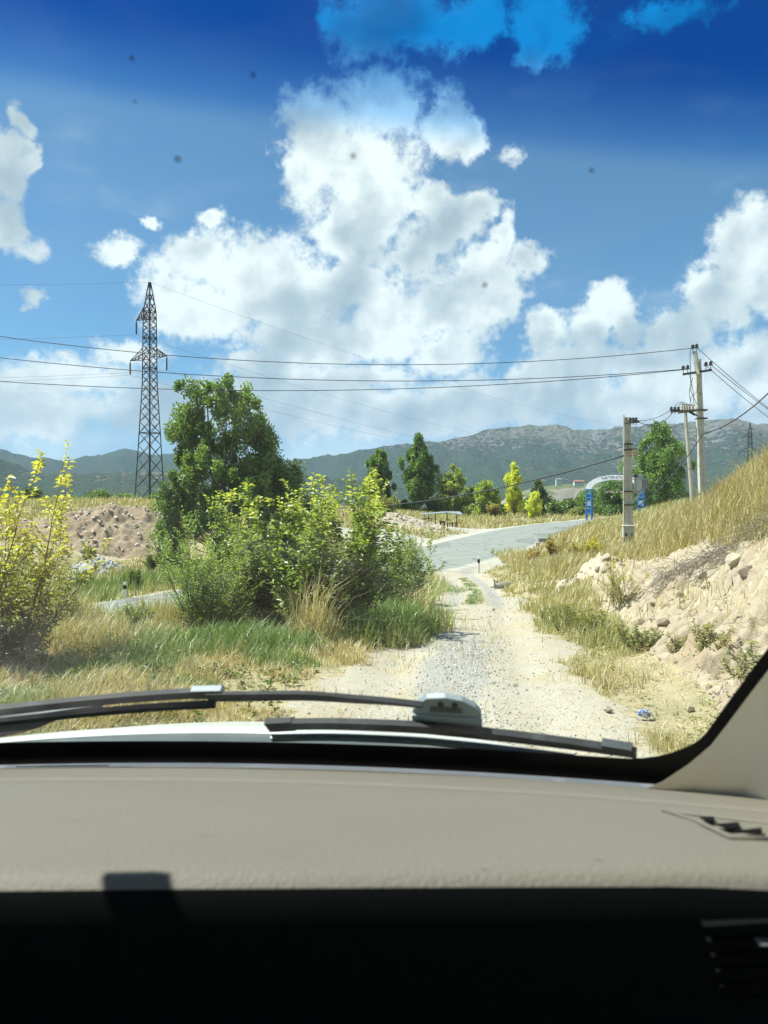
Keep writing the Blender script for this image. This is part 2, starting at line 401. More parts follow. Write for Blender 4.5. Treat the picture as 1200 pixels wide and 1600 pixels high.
def land(X, Y, rough=True):
    X = np.asarray(X, float); Y = np.asarray(Y, float); sh = X.shape; X = X.ravel(); Y = Y.ravel()
    z = land_raw(X, Y)
    td = np.abs(X - track_x(Y)); tw = track_w(Y)
    on = (1 - sstep(td, tw * .85, tw * .85 + .9)) * (1 - sstep(Y, 48, 56))
    if rough:
        far = np.clip(Y / 40, .25, 2.2)
        bumps = (fbm(X / 1.7, Y / 1.7, 3, 5) - .5) * .34 * far + (fbm(X / 9, Y / 9, 5, 3) - .5) * .5 * sstep(Y, 18, 50)
        fm = face_mask(X, Y)
        e = fbm(X / 1.1 + Y * .25, Y / .8, 11, 5, .55, True); bumps = bumps + fm * ((e - .5) * .42 + (fbm(X / .33, Y / .33, 19, 4) - .5) * .24)
        z = z + bumps * (1 - on)
    rut = 0.0
    if rough:
        q = (X - track_x(Y)) / np.maximum(tw, .1)
        rut = -.05 * np.exp(-((np.abs(q) - .55) / .2) ** 2) + (fbm(X / .8, Y / 1.4, 23, 4) - .5) * .10
    z = z * (1 - on) + (track_z(Y) + rut) * on
    d, rz = road_dist(X, Y)
    k = 1 - sstep(d, ROAD_HW + .8, ROAD_HW + 4.0)
    z = z * (1 - k) + (rz - .07 - .10 * sstep(d, ROAD_HW - .3, ROAD_HW + .8) * (1 - sstep(d, ROAD_HW + 1, ROAD_HW + 3))) * k
    return z.reshape(sh)
_GX, _GY = np.linspace(-13, 15, 561), np.linspace(3, 27, 481)
_GZ = land(*np.meshgrid(_GX, _GY))
def gz(x, y):
    if -12.9 < x < 14.9 and 3.1 < y < 26.9:
        i = (x + 13) / .05; j = (y - 3) / .05; a, b = int(i), int(j); f, h = i - a, j - b
        return float((_GZ[b, a] * (1 - f) + _GZ[b, a + 1] * f) * (1 - h) + (_GZ[b + 1, a] * (1 - f) + _GZ[b + 1, a + 1] * f) * h)
    return float(land(np.array([x]), np.array([y]))[0])

def worley(x, y, seed):
    xi = np.floor(x); yi = np.floor(y); best = np.full(x.shape, 9.0); sec = np.full(x.shape, 9.0); hid = np.zeros(x.shape)
    for dx in (-1, 0, 1):
        for dy in (-1, 0, 1):
            cx, cy = xi + dx, yi + dy; px = cx + _h(cx, cy, seed); py = cy + _h(cx, cy, seed + 7); d = (px - x) ** 2 + (py - y) ** 2; k = d < best
            sec = np.where(k, best, np.minimum(sec, d)); hid = np.where(k, _h(cx, cy, seed + 13), hid); best = np.where(k, d, best)
    return np.sqrt(best), np.sqrt(sec), hid
def bank_z(X, Y):
    """broken earth of the cut: clods, ledges and runnels standing on the slope"""
    fm = face_mask(X, Y); base = land(X, Y)
    wx = X + (fbm(X / .5, Y / .5, 141, 3) - .5) * .35; wy = Y + (fbm(X / .5, Y / .5, 147, 3) - .5) * .35
    a1, b1, h1 = worley(wx / .62 + wy * .3, wy / .40, 151); a2, b2, h2 = worley(wx / .21, wy / .16, 157); a3, b3, h3 = worley(wx / .085, wy / .075, 163)
    q = sstep(fbm(X / 1.4, Y / 1.4, 167, 3), .36, .58)
    z = (h1 - .45) * .15 * q * sstep(b1 - a1, .02, .22) + (h2 - .4) * .11 * (.4 + .6 * q) * sstep(b2 - a2, .03, .25) + (h3 - .4) * .045 + (fbm(X / .09, Y / .09, 171, 3) - .5) * .035
    run = fbm(X / 2.2 + Y * .1, Y / .28, 173, 4, .5, True); z = z - sstep(run, .74, .92) * .10
    e_ = sstep(fm + (fbm(X / .3, Y / .3, 175, 4) - .5) * .55, .22, .5)
    return base + .02 + z * fm, e_
def zones(X, Y):
    """bare track, grey gravel, pale stony earth, green cover, road shoulder (what the ground is made of)"""
    sh = X.shape; X = X.ravel(); Y = Y.ravel()
    n1 = fbm(X / 1.3, Y / 1.3, 31, 4) - .5; n2 = fbm(X / 4, Y / 6, 37, 4) - .5
    tx, tw = track_x(Y), track_w(Y); td = np.abs(X - tx + n1 * 1.1 + (fbm(X / .4, Y / .4, 33, 3) - .5) * .5) / tw
    track = (1 - sstep(td, .72, 1.30)) * (1 - sstep(Y, 52, 58))
    mid = np.exp(-((X - tx - .12 + n2 * .8) / .42) ** 2)
    strip = np.exp(-((X - tx + .05) / (.36)) ** 2) * sstep(Y, 17, 22) * (1 - sstep(Y, 38, 42)) * sstep(n1, -.20, -.02)
    grav = track * np.clip(mid * sstep(Y, 3, 5) * (1 - sstep(Y, 10, 15)) * sstep(n2 + n1, -.12, .06) + .75 * sstep(Y, 17, 21) * np.exp(-(((X - tx) / tw - .45) / .28) ** 2) + .55 * sstep(Y, 8, 12) * np.exp(-(((X - tx) / tw + .5) / .3) ** 2), 0, 1)
    track = track * (1 - .85 * np.clip(strip, 0, 1)); pale = face_mask(X, Y)
    def blob(cx, cy, rx, ry): return 1 - sstep(np.hypot((X - cx) / rx, (Y - cy) / ry) + n1 * .6, .75, 1.2)
    pale = np.maximum.reduce([pale, blob(5.6, 21.4, 1.2, 1.8), blob(2.6, 87, 4.0, 3), blob(-20, 60, 6, 6) * .8, blob(3, 6, 1.1, 4) * .35])
    d, _ = road_dist(X, Y)
    shoulder = (1 - sstep(d + n2 * 2.0, ROAD_HW + .8, ROAD_HW + 2.6)) * sstep(Y, 40, 48)
    shoulder = np.maximum(shoulder, np.maximum(blob(2, 71, 6.5, 9), blob(8.8, 97, 9.5, 7.5)))
    shoulder = np.maximum(shoulder, blob(3.6, 51, 2.0, 4))
    green = strip + sstep(fbm(X / 1.3, Y / 1.7, 41, 5, .62), .48, .66) * (X < tx - tw) * (1 - sstep(Y, 45, 70)) * .9
    green = green * (1 - np.maximum(track * (strip < .2), pale))
    return [a.reshape(sh) for a in (track, np.clip(grav, 0, 1), np.clip(pale, 0, 1), np.clip(green, 0, 1), np.clip(shoulder, 0, 1))]

def ground_material():
    m, g = mat('dry_ground')
    P = g.n('ShaderNodeNewGeometry').outputs['Position']
    A = lambda k: g.n('ShaderNodeAttribute', attribute_name=k).outputs['Fac']
    nf = g.noise(P, 7.0, 8.0, 0.65); nm = g.noise(P, 1.1, 6.0, 0.6); nl = g.noise(P, 0.12, 5.0, 0.6); ng = g.noise(P, 38.0, 4.0, 0.7)
    straw = g.mix(nf, (0.30, 0.235, 0.125), (0.50, 0.405, 0.235))
    olive = g.mix(nf, (0.16, 0.155, 0.065), (0.33, 0.29, 0.14))
    base = g.mix(g.ss(g.m('ADD', nm, g.m('MULTIPLY', nl, .6)), .70, 1.05), straw, olive)
    green = g.mix(nf, (0.075, 0.115, 0.03), (0.19, 0.215, 0.07))
    c = g.mix(g.ss(g.m('ADD', A('green'), g.m('MULTIPLY', g.m('SUBTRACT', nf, .5), .5)), .3, .75), base, green)
    pale = g.mix(nf, (0.37, 0.30, 0.21), (0.52, 0.44, 0.33))
    pale = g.mix(g.ss(nm, .5, .72), pale, (0.36, 0.275, 0.18))
    pale = g.mix(g.ss(g.noise(P, 2.6, 9.0, .7), .56, .66), pale, (0.52, 0.475, 0.395))
    c = g.mix(g.ss(g.m('ADD', A('pale'), g.m('MULTIPLY', g.m('SUBTRACT', nf, .5), .6)), .3, .7), c, pale)
    sh = g.mix(nf, (0.36, 0.335, 0.28), (0.52, 0.485, 0.41))
    c = g.mix(g.ss(A('shoulder'), .3, .7), c, sh)
    tan = g.mix(nf, (0.36, 0.312, 0.235), (0.50, 0.445, 0.35))
    tan = g.mix(g.ss(nm, .47, .66), tan, (0.43, 0.36, 0.235))
    c = g.mix(g.ss(g.m('ADD', A('track'), g.m('MULTIPLY', g.m('SUBTRACT', nf, .5), 1.1)), .25, .75), c, tan)
    gr = g.mix(ng, (0.20, 0.193, 0.182), (0.46, 0.44, 0.40))
    c = g.mix(g.m('MULTIPLY', g.ss(g.m('ADD', A('grav'), g.m('MULTIPLY', g.m('SUBTRACT', nf, .5), .7)), .3, .65), .85), c, gr)
    c = g.mix(g.m('MULTIPLY', g.ss(ng, .62, .8), .35), c, (0.20, 0.175, 0.14))
    vo = g.n('ShaderNodeTexVoronoi', {'Vector': P, 'Scale': 26.0}); vr = g.n('ShaderNodeSeparateColor', {0: vo.outputs['Color']}).outputs[0]
    v2 = g.n('ShaderNodeTexVoronoi', {'Vector': P, 'Scale': 70.0}); v2r = g.n('ShaderNodeSeparateColor', {0: v2.outputs['Color']}).outputs[0]
    bare = g.m('MAXIMUM', A('track'), g.m('MULTIPLY', A('shoulder'), .6))
    chip = g.m('MULTIPLY', g.m('MULTIPLY', g.ss(vr, .72, .86), g.ss(vo.outputs['Distance'], .42, .28)), g.m('MULTIPLY_ADD', bare, .55, .2))
    c = g.mix(chip, c, g.mix(v2r, (0.22, 0.20, 0.175), (0.62, 0.575, 0.49)))
    c = g.mix(g.m('MULTIPLY', g.m('ABSOLUTE', g.m('SUBTRACT', v2r, .5)), .5), c, g.mix(g.m('GREATER_THAN', v2r, .5), (0.20, 0.17, 0.125), (0.68, 0.60, 0.47)))
    hgt = g.m('ADD', g.m('MULTIPLY', nf, .6), g.m('ADD', g.m('MULTIPLY', ng, .4), g.m('MULTIPLY', chip, .35)))
    bp = g.n('ShaderNodeBump', {'Strength': 0.7, 'Distance': 0.05, 'Height': hgt})
    b = g.n('ShaderNodeBsdfPrincipled', {'Base Color': c, 'Roughness': 0.95, 'Specular IOR Level': 0.15, 'Normal': bp.outputs[0]})
    g.n('ShaderNodeOutputMaterial', {'Surface': b.outputs[0]})
    return m
M['ground'] = ground_material()

def build_ground():
    NX, NY = 330, 620
    s = np.linspace(math.asinh(-50 / 6), math.asinh(185 / 6), NY); Yr = 6 * np.sinh(s)
    w = np.linspace(-1, 1, NX); a = 1.35 * (0.42 * w + 0.58 * w ** 3) + .02
    Y = np.repeat(Yr[:, None], NX, 1); X = a[None, :] * (np.sqrt(Y * Y + 25) + 8)
    Z = land(X, Y); z5 = zones(X, Y)
    idx = np.arange(NX * NY).reshape(NY, NX)
    Fq = np.stack([idx[:-1, :-1], idx[:-1, 1:], idx[1:, 1:], idx[1:, :-1]], -1).reshape(-1, 4)
    o = fmesh('ground', np.stack([X, Y, Z], -1).reshape(-1, 3), Fq, M['ground'], smooth=True,
              attrs=dict(zip(('track', 'grav', 'pale', 'green', 'shoulder'), [q.ravel() for q in z5])))
    return tag(o, 'dry grassy land with a dirt track and an eroded pale bank', 'ground', kind='structure')
GROUND = build_ground()

def build_bank():
    xs = np.arange(2.35, 6.7, .034); ys = np.exp(np.linspace(math.log(4.6), math.log(21.5), 430)); X, Y = np.meshgrid(xs, ys)
    Z, e_ = bank_z(X, Y); Z = np.where(e_ > .35, Z, land(X, Y) - .12); idx = np.arange(X.size).reshape(X.shape)
    m, g = mat('eroded_pale_earth'); P = g.n('ShaderNodeNewGeometry').outputs['Position']; hu = g.n('ShaderNodeAttribute', attribute_name='clod').outputs['Fac']
    nf = g.noise(P, 9, 8, .68); nm = g.noise(P, 1.3, 6, .6); c = g.mix(nf, (0.33, 0.255, 0.175), (0.50, 0.415, 0.30)); c = g.mix(g.ss(nm, .46, .66), c, (0.38, 0.285, 0.185)); c = g.mix(g.m('MULTIPLY', g.ss(hu, .45, .95), .6), c, (0.48, 0.405, 0.30)); c = g.mix(g.ss(g.noise(P, 26, 5, .7), .60, .74), c, (0.25, 0.19, 0.135))
    bs = g.n('ShaderNodeBsdfPrincipled', {'Base Color': c, 'Roughness': .96, 'Specular IOR Level': .1, 'Normal': g.n('ShaderNodeBump', {'Strength': .8, 'Distance': .03, 'Height': g.m('ADD', nf, g.m('MULTIPLY', g.noise(P, 55, 4, .7), .5))}).outputs[0]}); g.n('ShaderNodeOutputMaterial', {'Surface': bs.outputs[0]})
    _, _, hid = worley(X / .21, Y / .16, 157)
    o = fmesh('eroded_bank', np.stack([X, Y, Z], -1).reshape(-1, 3), np.stack([idx[:-1, :-1], idx[:-1, 1:], idx[1:, 1:], idx[1:, :-1]], -1).reshape(-1, 4), m, smooth=False, attrs={'clod': hid.ravel()})
    return tag(o, 'eroded pale earth face of the bank right of the track', 'bank', kind='structure')
BANK = build_bank()

# ------------------------------------------------------------------ asphalt road
def asphalt_material():
    m, g = mat('sun_bleached_asphalt')
    P = g.n('ShaderNodeNewGeometry').outputs['Position']
    n = g.noise(P, 0.6, 7, .6); f = g.noise(P, 30, 3, .7)
    acr = g.n('ShaderNodeAttribute', attribute_name='across').outputs['Fac']
    c = g.mix(n, (0.24, 0.25, 0.215), (0.31, 0.32, 0.28))
    lane = g.noise(g.n('ShaderNodeCombineXYZ', {0: g.m('MULTIPLY', acr, 1.6), 1: 0.0, 2: 0.0}).outputs[0], 1.0, 3, .6)
    c = g.mix(g.ss(lane, .5, .7), c, (0.33, 0.335, 0.305))
    c = g.mix(g.m('MULTIPLY', f, .3), c, (0.15, 0.155, 0.15))
    pt = g.n('ShaderNodeTexVoronoi', {'Vector': g.v('MULTIPLY', P, (1, 1, 0)), 'Scale': .16}); c = g.mix(g.ss(g.n('ShaderNodeSeparateColor', {0: pt.outputs['Color']}).outputs[0], .74, .76, 0, .55), c, (0.17, 0.175, 0.17))
    cr = g.n('ShaderNodeTexVoronoi', {'Vector': g.v('ADD', P, g.v('SCALE', g.noise(P, 1.5, 4, .6, 'Color'), .8)), 'Scale': .45}, feature='DISTANCE_TO_EDGE'); c = g.mix(g.ss(cr.outputs['Distance'], .03, .008, 0, .7), c, (0.09, 0.09, 0.085))
    c = g.mix(g.ss(g.m('ADD', g.m('ABSOLUTE', acr), g.m('MULTIPLY', g.noise(P, 1.2, 5, .6), 1.2)), 4.75, 5.2), c, (0.45, 0.41, 0.33))
    b = g.n('ShaderNodeBsdfPrincipled', {'Base Color': c, 'Roughness': 0.8, 'Specular IOR Level': 0.25,
            'Normal': g.n('ShaderNodeBump', {'Strength': .3, 'Distance': .02, 'Height': f}).outputs[0]})
    g.n('ShaderNodeOutputMaterial', {'Surface': b.outputs[0]})
    return m
def build_road():
    T = np.gradient(ROAD[:, :2], axis=0); T /= np.linalg.norm(T, axis=1)[:, None]; N = np.c_[-T[:, 1], T[:, 0]]
    cols = np.linspace(-ROAD_HW, ROAD_HW, 13); V = []; ac = []
    for c in cols:
        edge = (fbm(np.arange(len(ROAD)) / 7.0, np.full(len(ROAD), c), 71, 3) - .5) * .9 if abs(c) > ROAD_HW - .1 else 0
        V.append(np.c_[ROAD[:, :2] + N * (c + edge)[:, None] if not np.isscalar(edge) else ROAD[:, :2] + N * c, ROAD[:, 2] + .05 * (1 - (c / ROAD_HW) ** 2) - (.12 if abs(c) > ROAD_HW - .1 else 0)]); ac.append(np.full(len(ROAD), c))
    V = np.concatenate(V); n = len(ROAD); idx = np.arange(len(V)).reshape(len(cols), n)
    Fq = np.stack([idx[:-1, :-1], idx[:-1, 1:], idx[1:, 1:], idx[1:, :-1]], -1).reshape(-1, 4)[:, ::-1]
    o = fmesh('road', V, Fq, asphalt_material(), smooth=True, attrs={'across': np.concatenate(ac)})
    tag(o, 'sun bleached asphalt road curving past the track mouth', 'road', kind='structure')
build_road()

# ------------------------------------------------------------------ mountains and valley floor
def px_el(py, px): dx = (px - 600) / F; return (800 - py) / F / math.hypot(1, dx)
RIDGE = [(-900,715),(-500,690),(-200,700),(0,703),(40,712),(100,719),(150,712),(195,700),(240,711),(300,706),(360,716),(430,722),(480,716),(540,708),(600,697),(650,692),(700,688),(740,678),(770,669),(800,668),(825,663),(845,666),(870,662),(895,671),(930,672),(980,666),(1020,664),(1070,660),(1110,657),(1145,653),(1175,660),(1220,664),(1320,640),(1600,655),(2200,700)]
NEAR = [(-900,760),(-300,725),(-60,706),(0,716),(40,733),(70,740),(120,741),(200,739),(260,735),(330,737),(420,740),(500,744),(560,752),(620,762),(700,768),(780,770),(860,764),(960,770),(1060,762),(1200,752),(1500,735),(2200,760)]
def mountain_material():
    m, g = mat('scrubby_mountain')
    P = g.n('ShaderNodeNewGeometry').outputs['Position']; N = g.n('ShaderNodeNewGeometry').outputs['Normal']
    nz = g.n('ShaderNodeSeparateXYZ', {0: N}).outputs[2]; hz = g.n('ShaderNodeSeparateXYZ', {0: P}).outputs[2]
    Q = g.v('MULTIPLY', P, (1.0, .30, 1.5))
    n1 = g.noise(Q, 0.0016, 7, .6); n2 = g.noise(Q, 0.0075, 8, .68); n3 = g.noise(Q, 0.045, 4, .70)
    grass = g.mix(n2, (0.105, 0.103, 0.066), (0.20, 0.185, 0.125))
    rock = g.mix(n3, (0.12, 0.117, 0.105), (0.25, 0.24, 0.21))
    c = g.mix(g.ss(g.m('ADD', nz, g.m('MULTIPLY', n2, .5)), 1.14, .98), grass, rock)
    dens = g.m('ADD', g.m('ADD', g.m('MULTIPLY', n1, 1.15), g.m('MULTIPLY', n2, .35)), g.n('ShaderNodeAttribute', attribute_name='wood').outputs['Fac'])
    spots = g.ss(g.m('ADD', n3, g.m('MULTIPLY', dens, .62)), .82, .90)
    c = g.mix(spots, c, g.mix(n3, (0.022, 0.040, 0.018), (0.055, 0.080, 0.032)))
    bp = g.n('ShaderNodeBump', {'Strength': 1.0, 'Distance': 24.0, 'Height': g.m('ADD', n3, g.m('MULTIPLY', spots, .6))})
    b = g.n('ShaderNodeBsdfPrincipled', {'Base Color': c, 'Roughness': .95, 'Specular IOR Level': .1, 'Normal': bp.outputs[0]})
    g.n('ShaderNodeOutputMaterial', {'Surface': b.outputs[0]})
    return m
def build_mountains():
    az = np.r_[np.linspace(-math.pi, -.66, 90)[:-1], np.linspace(-.66, .66, 600), np.linspace(.66, math.pi, 90)[1:]]
    r = np.exp(np.linspace(math.log(130), math.log(8500), 210))
    A = np.repeat(az[None, :], len(r), 0); Rr = np.repeat(r[:, None], len(az), 1)
    X = Rr * np.sin(A); Y = Rr * np.cos(A)
    def prof(T):
        xs = [math.atan((p - 600) / F) for p, _ in T]; ys = [px_el(q, p) for p, q in T]
        return np.interp(az, xs, ys, left=ys[0] * .9, right=ys[-1] * .9)
    er, en = prof(RIDGE), prof(NEAR)
    spur = fbm(A * 11 + np.log(Rr) * 1.6, np.log(Rr) * 5.0 + A * 3, 53, 6, .52, True)
    big = fbm(X / 900, Y / 900, 59, 6, .5, True); crag = fbm(X / 260, Y / 260, 61, 5, .55, True)
    Rt = np.interp(az, [-.8, -.2, 0, .5, .9], [5200, 4600, 4200, 3900, 3600]); Rn = np.interp(az, [-.8, -.3, 0, .5], [2500, 2300, 2100, 1900])
    t = np.clip((Rr - Rt * .52) / (Rt * .48), 0, 1.6)
    shape = np.where(t < 1, t ** 1.15, 1 - (t - 1) * .8)
    zt = er * Rt * (shape * (.48 + .52 * (.55 * big + .45 * spur) / .62) + shape * .10 * (crag - .5))
    tn = np.clip((Rr - Rn * .6) / (Rn * .4), 0, 2); shn = np.where(tn < 1, tn ** 1.2, np.maximum(0, 1 - np.clip(tn - 1, 0, 9) ** 1.4))
    zn = en * Rn * shn * (.80 + .30 * spur)
    base = -9 - 10 * sstep(Rr, 160, 400) + 12 * sstep(Rr, 500, 1500) + (fbm(X / 120, Y / 120, 67, 4) - .5) * 8
    # bring each bearing's skyline to the height the ridge really has there
    el = np.max((zt + base - EYE) / Rr, 0); k = er / np.maximum(el, 1e-3)
    kk = np.convolve(np.pad(k, 6, 'edge'), np.ones(13) / 13, 'valid'); zt = zt * (0.35 * k + .65 * kk)
    el = np.max((zn + base - EYE) / Rr, 0); k = en / np.maximum(el, 1e-3); zn = zn * np.convolve(np.pad(k, 9, 'edge'), np.ones(19) / 19, 'valid')
    Z = base + np.maximum(zt, zn)
    wood = np.where(zt > zn, np.interp(az, [-.5, -.15, -.05, .02, .2, .5], [.24, .24, .03, -.02, -.03, -.06])[None, :] + .10 * sstep(t, .5, 0), np.interp(az, [-.5, -.2, .0, .2, .5], [-.10, -.08, -.03, .02, -.02])[None, :])
    wood = wood - .22 * sstep(t, .62, .95) * (zt > zn) * (A > -.08)
    idx = np.arange(A.size).reshape(A.shape)
    Fq = np.stack([idx[:-1, :-1], idx[:-1, 1:], idx[1:, 1:], idx[1:, :-1]], -1).reshape(-1, 4)[:, ::-1]
    o = fmesh('mountains', np.stack([X, Y, Z], -1).reshape(-1, 3), Fq, mountain_material(), smooth=True, attrs={'wood': wood.ravel()})
    tag(o, 'scrub dotted mountain ridge across the whole horizon', 'mountains', kind='structure')
build_mountains()

# ------------------------------------------------------------------ rocks, stones, gravel
def stone_material(name, a, b, c):
    m, g = mat(name)
    oc = g.n('ShaderNodeTexCoord').outputs['Object']; rnd = g.n('ShaderNodeObjectInfo').outputs['Random']
    n = g.noise(oc, 3.0, 8, .65); col = g.mix(n, a, b)
    col = g.mix(g.m('MULTIPLY', rnd, .55), col, c)
    bp = g.n('ShaderNodeBump', {'Strength': .6, 'Distance': .03, 'Height': g.noise(oc, 9, 8, .7)})
    bs = g.n('ShaderNodeBsdfPrincipled', {'Base Color': col, 'Roughness': .92, 'Specular IOR Level': .2, 'Normal': bp.outputs[0]})
    g.n('ShaderNodeOutputMaterial', {'Surface': bs.outputs[0]})
    return m
M['stone'] = stone_material('pale_stone', (0.41, 0.345, 0.255), (0.55, 0.48, 0.37), (0.38, 0.31, 0.225))
M['grey_stone'] = stone_material('grey_stone', (0.42, 0.41, 0.38), (0.60, 0.58, 0.53), (0.34, 0.33, 0.30))
M['pebble'] = principled('loose_pebble', (0.42, 0.39, 0.34), .9, var=.35, vscale=9)
M['pale_earth'] = principled('heaped_pale_earth', (0.47, 0.395, 0.29), .96, spec=.1, var=.2, vscale=2.2, bump=.9, bscale=14, dirt=(0.45, 0.37, 0.26))
M['brown_earth'] = principled('heaped_brown_earth', (0.31, 0.23, 0.155), .96, spec=.1, var=.35, vscale=1.2, bump=1.0, bscale=5, dirt=(0.42, 0.34, 0.245))

def rock_mesh(seed, rough=.35, sub=2):
    rg = np.random.default_rng(seed); bm = bmesh.new()
    for _ in range(19):
        p = rg.normal(size=3); p = p / np.abs(p).max() * rg.uniform(.8, 1) * .5 * rg.uniform(.75, 1) if rg.random() < .6 else p / np.linalg.norm(p) * .5
        bm.verts.new(p)
    r_ = bmesh.ops.convex_hull(bm, input=bm.verts); bmesh.ops.delete(bm, geom=[v for v in bm.verts if not v.link_faces], context='VERTS')
    me = bpy.data.meshes.new('rock'); bm.to_mesh(me); bm.free(); return me
ROCKS = [rock_mesh(i, sub=2) for i in range(7)]
for me_ in ROCKS: me_.materials.append(M['stone'])
ROCKS_P = [me_.copy() for me_ in ROCKS]
M['rubble_stone'] = stone_material('pale_rubble_stone', (0.56, 0.49, 0.39), (0.72, 0.65, 0.54), (0.50, 0.42, 0.32))
for me_ in ROCKS_P: me_.materials[0] = M['rubble_stone']
ROCKS_G = [me_.copy() for me_ in ROCKS[:4]]
for me_ in ROCKS_G: me_.materials[0] = M['grey_stone']
def rock(p, size, parent, rg, flat=.75, meshes=ROCKS, name='stone'):
    o = bpy.data.objects.new(name, meshes[int(rg.integers(len(meshes)))]); COL.objects.link(o)
    L = root_loc(parent) if parent is not None else np.zeros(3)
    o.parent = parent; o.location = Vector(np.array(p) - L)
    o.rotation_euler = (rg.uniform(-.4, .4), rg.uniform(-.4, .4), rg.uniform(0, 6.28))
    o.scale = (size * rg.uniform(.8, 1.3), size * rg.uniform(.7, 1.1), size * flat * rg.uniform(.8, 1.15))
    return o

def bank_stones():
    rg = np.random.default_rng(5); n = 0
    while n < 230:
        y = 5.5 + 14 * rg.random() ** 1.3; x = rg.uniform(2.4, 6.2)
        fm = float(face_mask(np.array([x]), np.array([y]))[0])
        if rg.random() > fm * .95 + .05: continue
        s = .03 + .12 * rg.random() ** 3
        rock((x, y, float(bank_z(np.array([x]), np.array([y]))[0][0]) + s * .10), s, BANK, rg); n += 1
    # the biggest ones in the cut, each where it shows
    for px, py, Y, s in ((1075,955,10.2,.36),(1030,985,10.6,.26),(1115,925,10.8,.30),(1000,1000,11.2,.20),(1150,905,10.3,.42),(1165,940,9.6,.30),(1060,935,11.4,.28),(1095,890,11.6,.34),
                         (990,925,14,.30),(1020,905,14.2,.36),(960,985,12.4,.24),(1010,1022,9.8,.2),(1140,1015,8.3,.16),(945,1090,7.4,.12),(950,1135,6.4,.10),(1035,1000,9.9,.3),(890,948,19,.22),(985,968,13,.2)):
        s *= .78; p = W(px, py, Y); rock((p[0], p[1], float(bank_z(np.array([p[0]]), np.array([p[1]]))[0][0]) + s * .12), s, BANK, rg, .7)
bank_stones()

def pebbles():
    """thousands of loose stones on the track: nobody could count them"""
    rg = np.random.default_rng(9)
    bm = bmesh.new(); bmesh.ops.create_cone(bm, segments=5, radius1=.42, radius2=.30, depth=.6, cap_ends=True, cap_tris=True); bmesh.ops.triangulate(bm, faces=bm.faces)
    bv = np.array([v.co[:] for v in bm.verts]); bf = np.array([[v.index for v in f.verts] for f in bm.faces]); bm.free()
    N = 5200; Y = 5 + 22 * rg.random(N) ** 1.9; X = track_x(Y) + rg.normal(0, .62, N) * track_w(Y)
    n2 = 3500; Y2 = 5.3 + 14 * rg.random(n2) ** 1.4; X2 = rg.uniform(1.9, 6.0, n2)
    ok = face_mask(X2, Y2) > rg.random(n2) * .8; X = np.r_[X, X2[ok]]; Y = np.r_[Y, Y2[ok]]
    n3 = 3200; Y3 = 5.2 + 6 * rg.random(n3); X3 = track_x(Y3) + .1 + rg.normal(0, .28, n3); X = np.r_[X, X3]; Y = np.r_[Y, Y3]
    N = len(X); S = (.006 + .022 * rg.random(N) ** 4) * (1 + .03 * Y)
    Z = land(X, Y)
    jit = 1 + rg.normal(0, .22, (N, len(bv), 1)); sc = rg.uniform(.6, 1.3, (N, 1, 3))
    V = bv[None] * jit * sc * S[:, None, None] + np.stack([X, Y, Z + S * .12], -1)[:, None, :]
    Fc = bf[None] + (np.arange(N) * len(bv))[:, None, None]
    t = rg.uniform(.22, .62, (N, 1)) * np.array([[1, .95, .86]]); t = np.repeat(t[:, None, :], len(bv), 1).reshape(-1, 3)
    m, g = mat('pebble_mix'); at = g.n('ShaderNodeAttribute', attribute_name='tint').outputs[0]
    b = g.n('ShaderNodeBsdfPrincipled', {'Base Color': at, 'Roughness': .9}); g.n('ShaderNodeOutputMaterial', {'Surface': b.outputs[0]})
    o = fmesh('gravel', V.reshape(-1, 3), Fc.reshape(-1, 3), m, tint=t)
    tag(o, 'loose pebbles and gravel scattered over the dirt track', 'gravel', kind='stuff')
pebbles()

def heap(name, label, cx, cy, rx, ry, h, m, nst, smin, smax, meshes, seed, top_bias=0.0, mask=None):
    rg = np.random.default_rng(seed); root = thing(name, (cx, cy, gz(cx, cy)), label, 'dirt pile')
    n = 105; g_ = np.linspace(-1.25, 1.25, n); U, Vv = np.meshgrid(g_, g_); X = cx + U * rx; Y = cy + Vv * ry
    d = np.hypot(U, Vv) + (fbm(U * 1.6, Vv * 1.6, seed, 4) - .5) * .55
    prof_ = np.clip(1 - d, -.2, 1); z = land(X, Y) + h * (np.clip(prof_, 0, 1) ** .75) * (.75 + .5 * fbm(U * 3, Vv * 3, seed + 1, 4)) + (fbm(X / .45, Y / .45, seed + 2, 5, .6) - .5) * .38 * (prof_ > 0) * min(1.2, h)
    _, _, w1_ = worley(X / .62 + U, Y / .55, seed + 40); _, _, w2_ = worley(X / .24, Y / .24, seed + 50); k_ = np.clip(prof_ * 4, 0, 1) * min(1, .35 + h * .35); z = z + k_ * ((w1_ - .5) * .30 + (w2_ - .5) * .16) * (.5 + fbm(U * 2, Vv * 2, seed + 60, 3))
    z = np.where(prof_ <= -.02, land(X, Y) - .15, z)
    idx = np.arange(n * n).reshape(n, n); Fq = np.stack([idx[:-1, :-1], idx[:-1, 1:], idx[1:, 1:], idx[1:, :-1]], -1).reshape(-1, 4)
    fmesh('earth', np.stack([X, Y, z], -1).reshape(-1, 3), Fq, m, root, smooth=False)
    k = 0
    while k < nst:
        i, j = rg.integers(4, n - 4, 2); q = prof_[i, j]
        if q < .03 or rg.random() > (.35 + top_bias * q): continue
        s = smin + (smax - smin) * rg.random() ** 2.2
        rock((X[i, j] + rg.normal(0, .05), Y[i, j] + rg.normal(0, .05), z[i, j] + s * .12), s, root, rg, .8, meshes); k += 1
    return root
heap('dirt_pile', 'heap of pale earth and broken stones beside the dirt track', 6.0, 22.0, 1.25, 1.6, .95, M['pale_earth'], 150, .04, .24, ROCKS, 3)
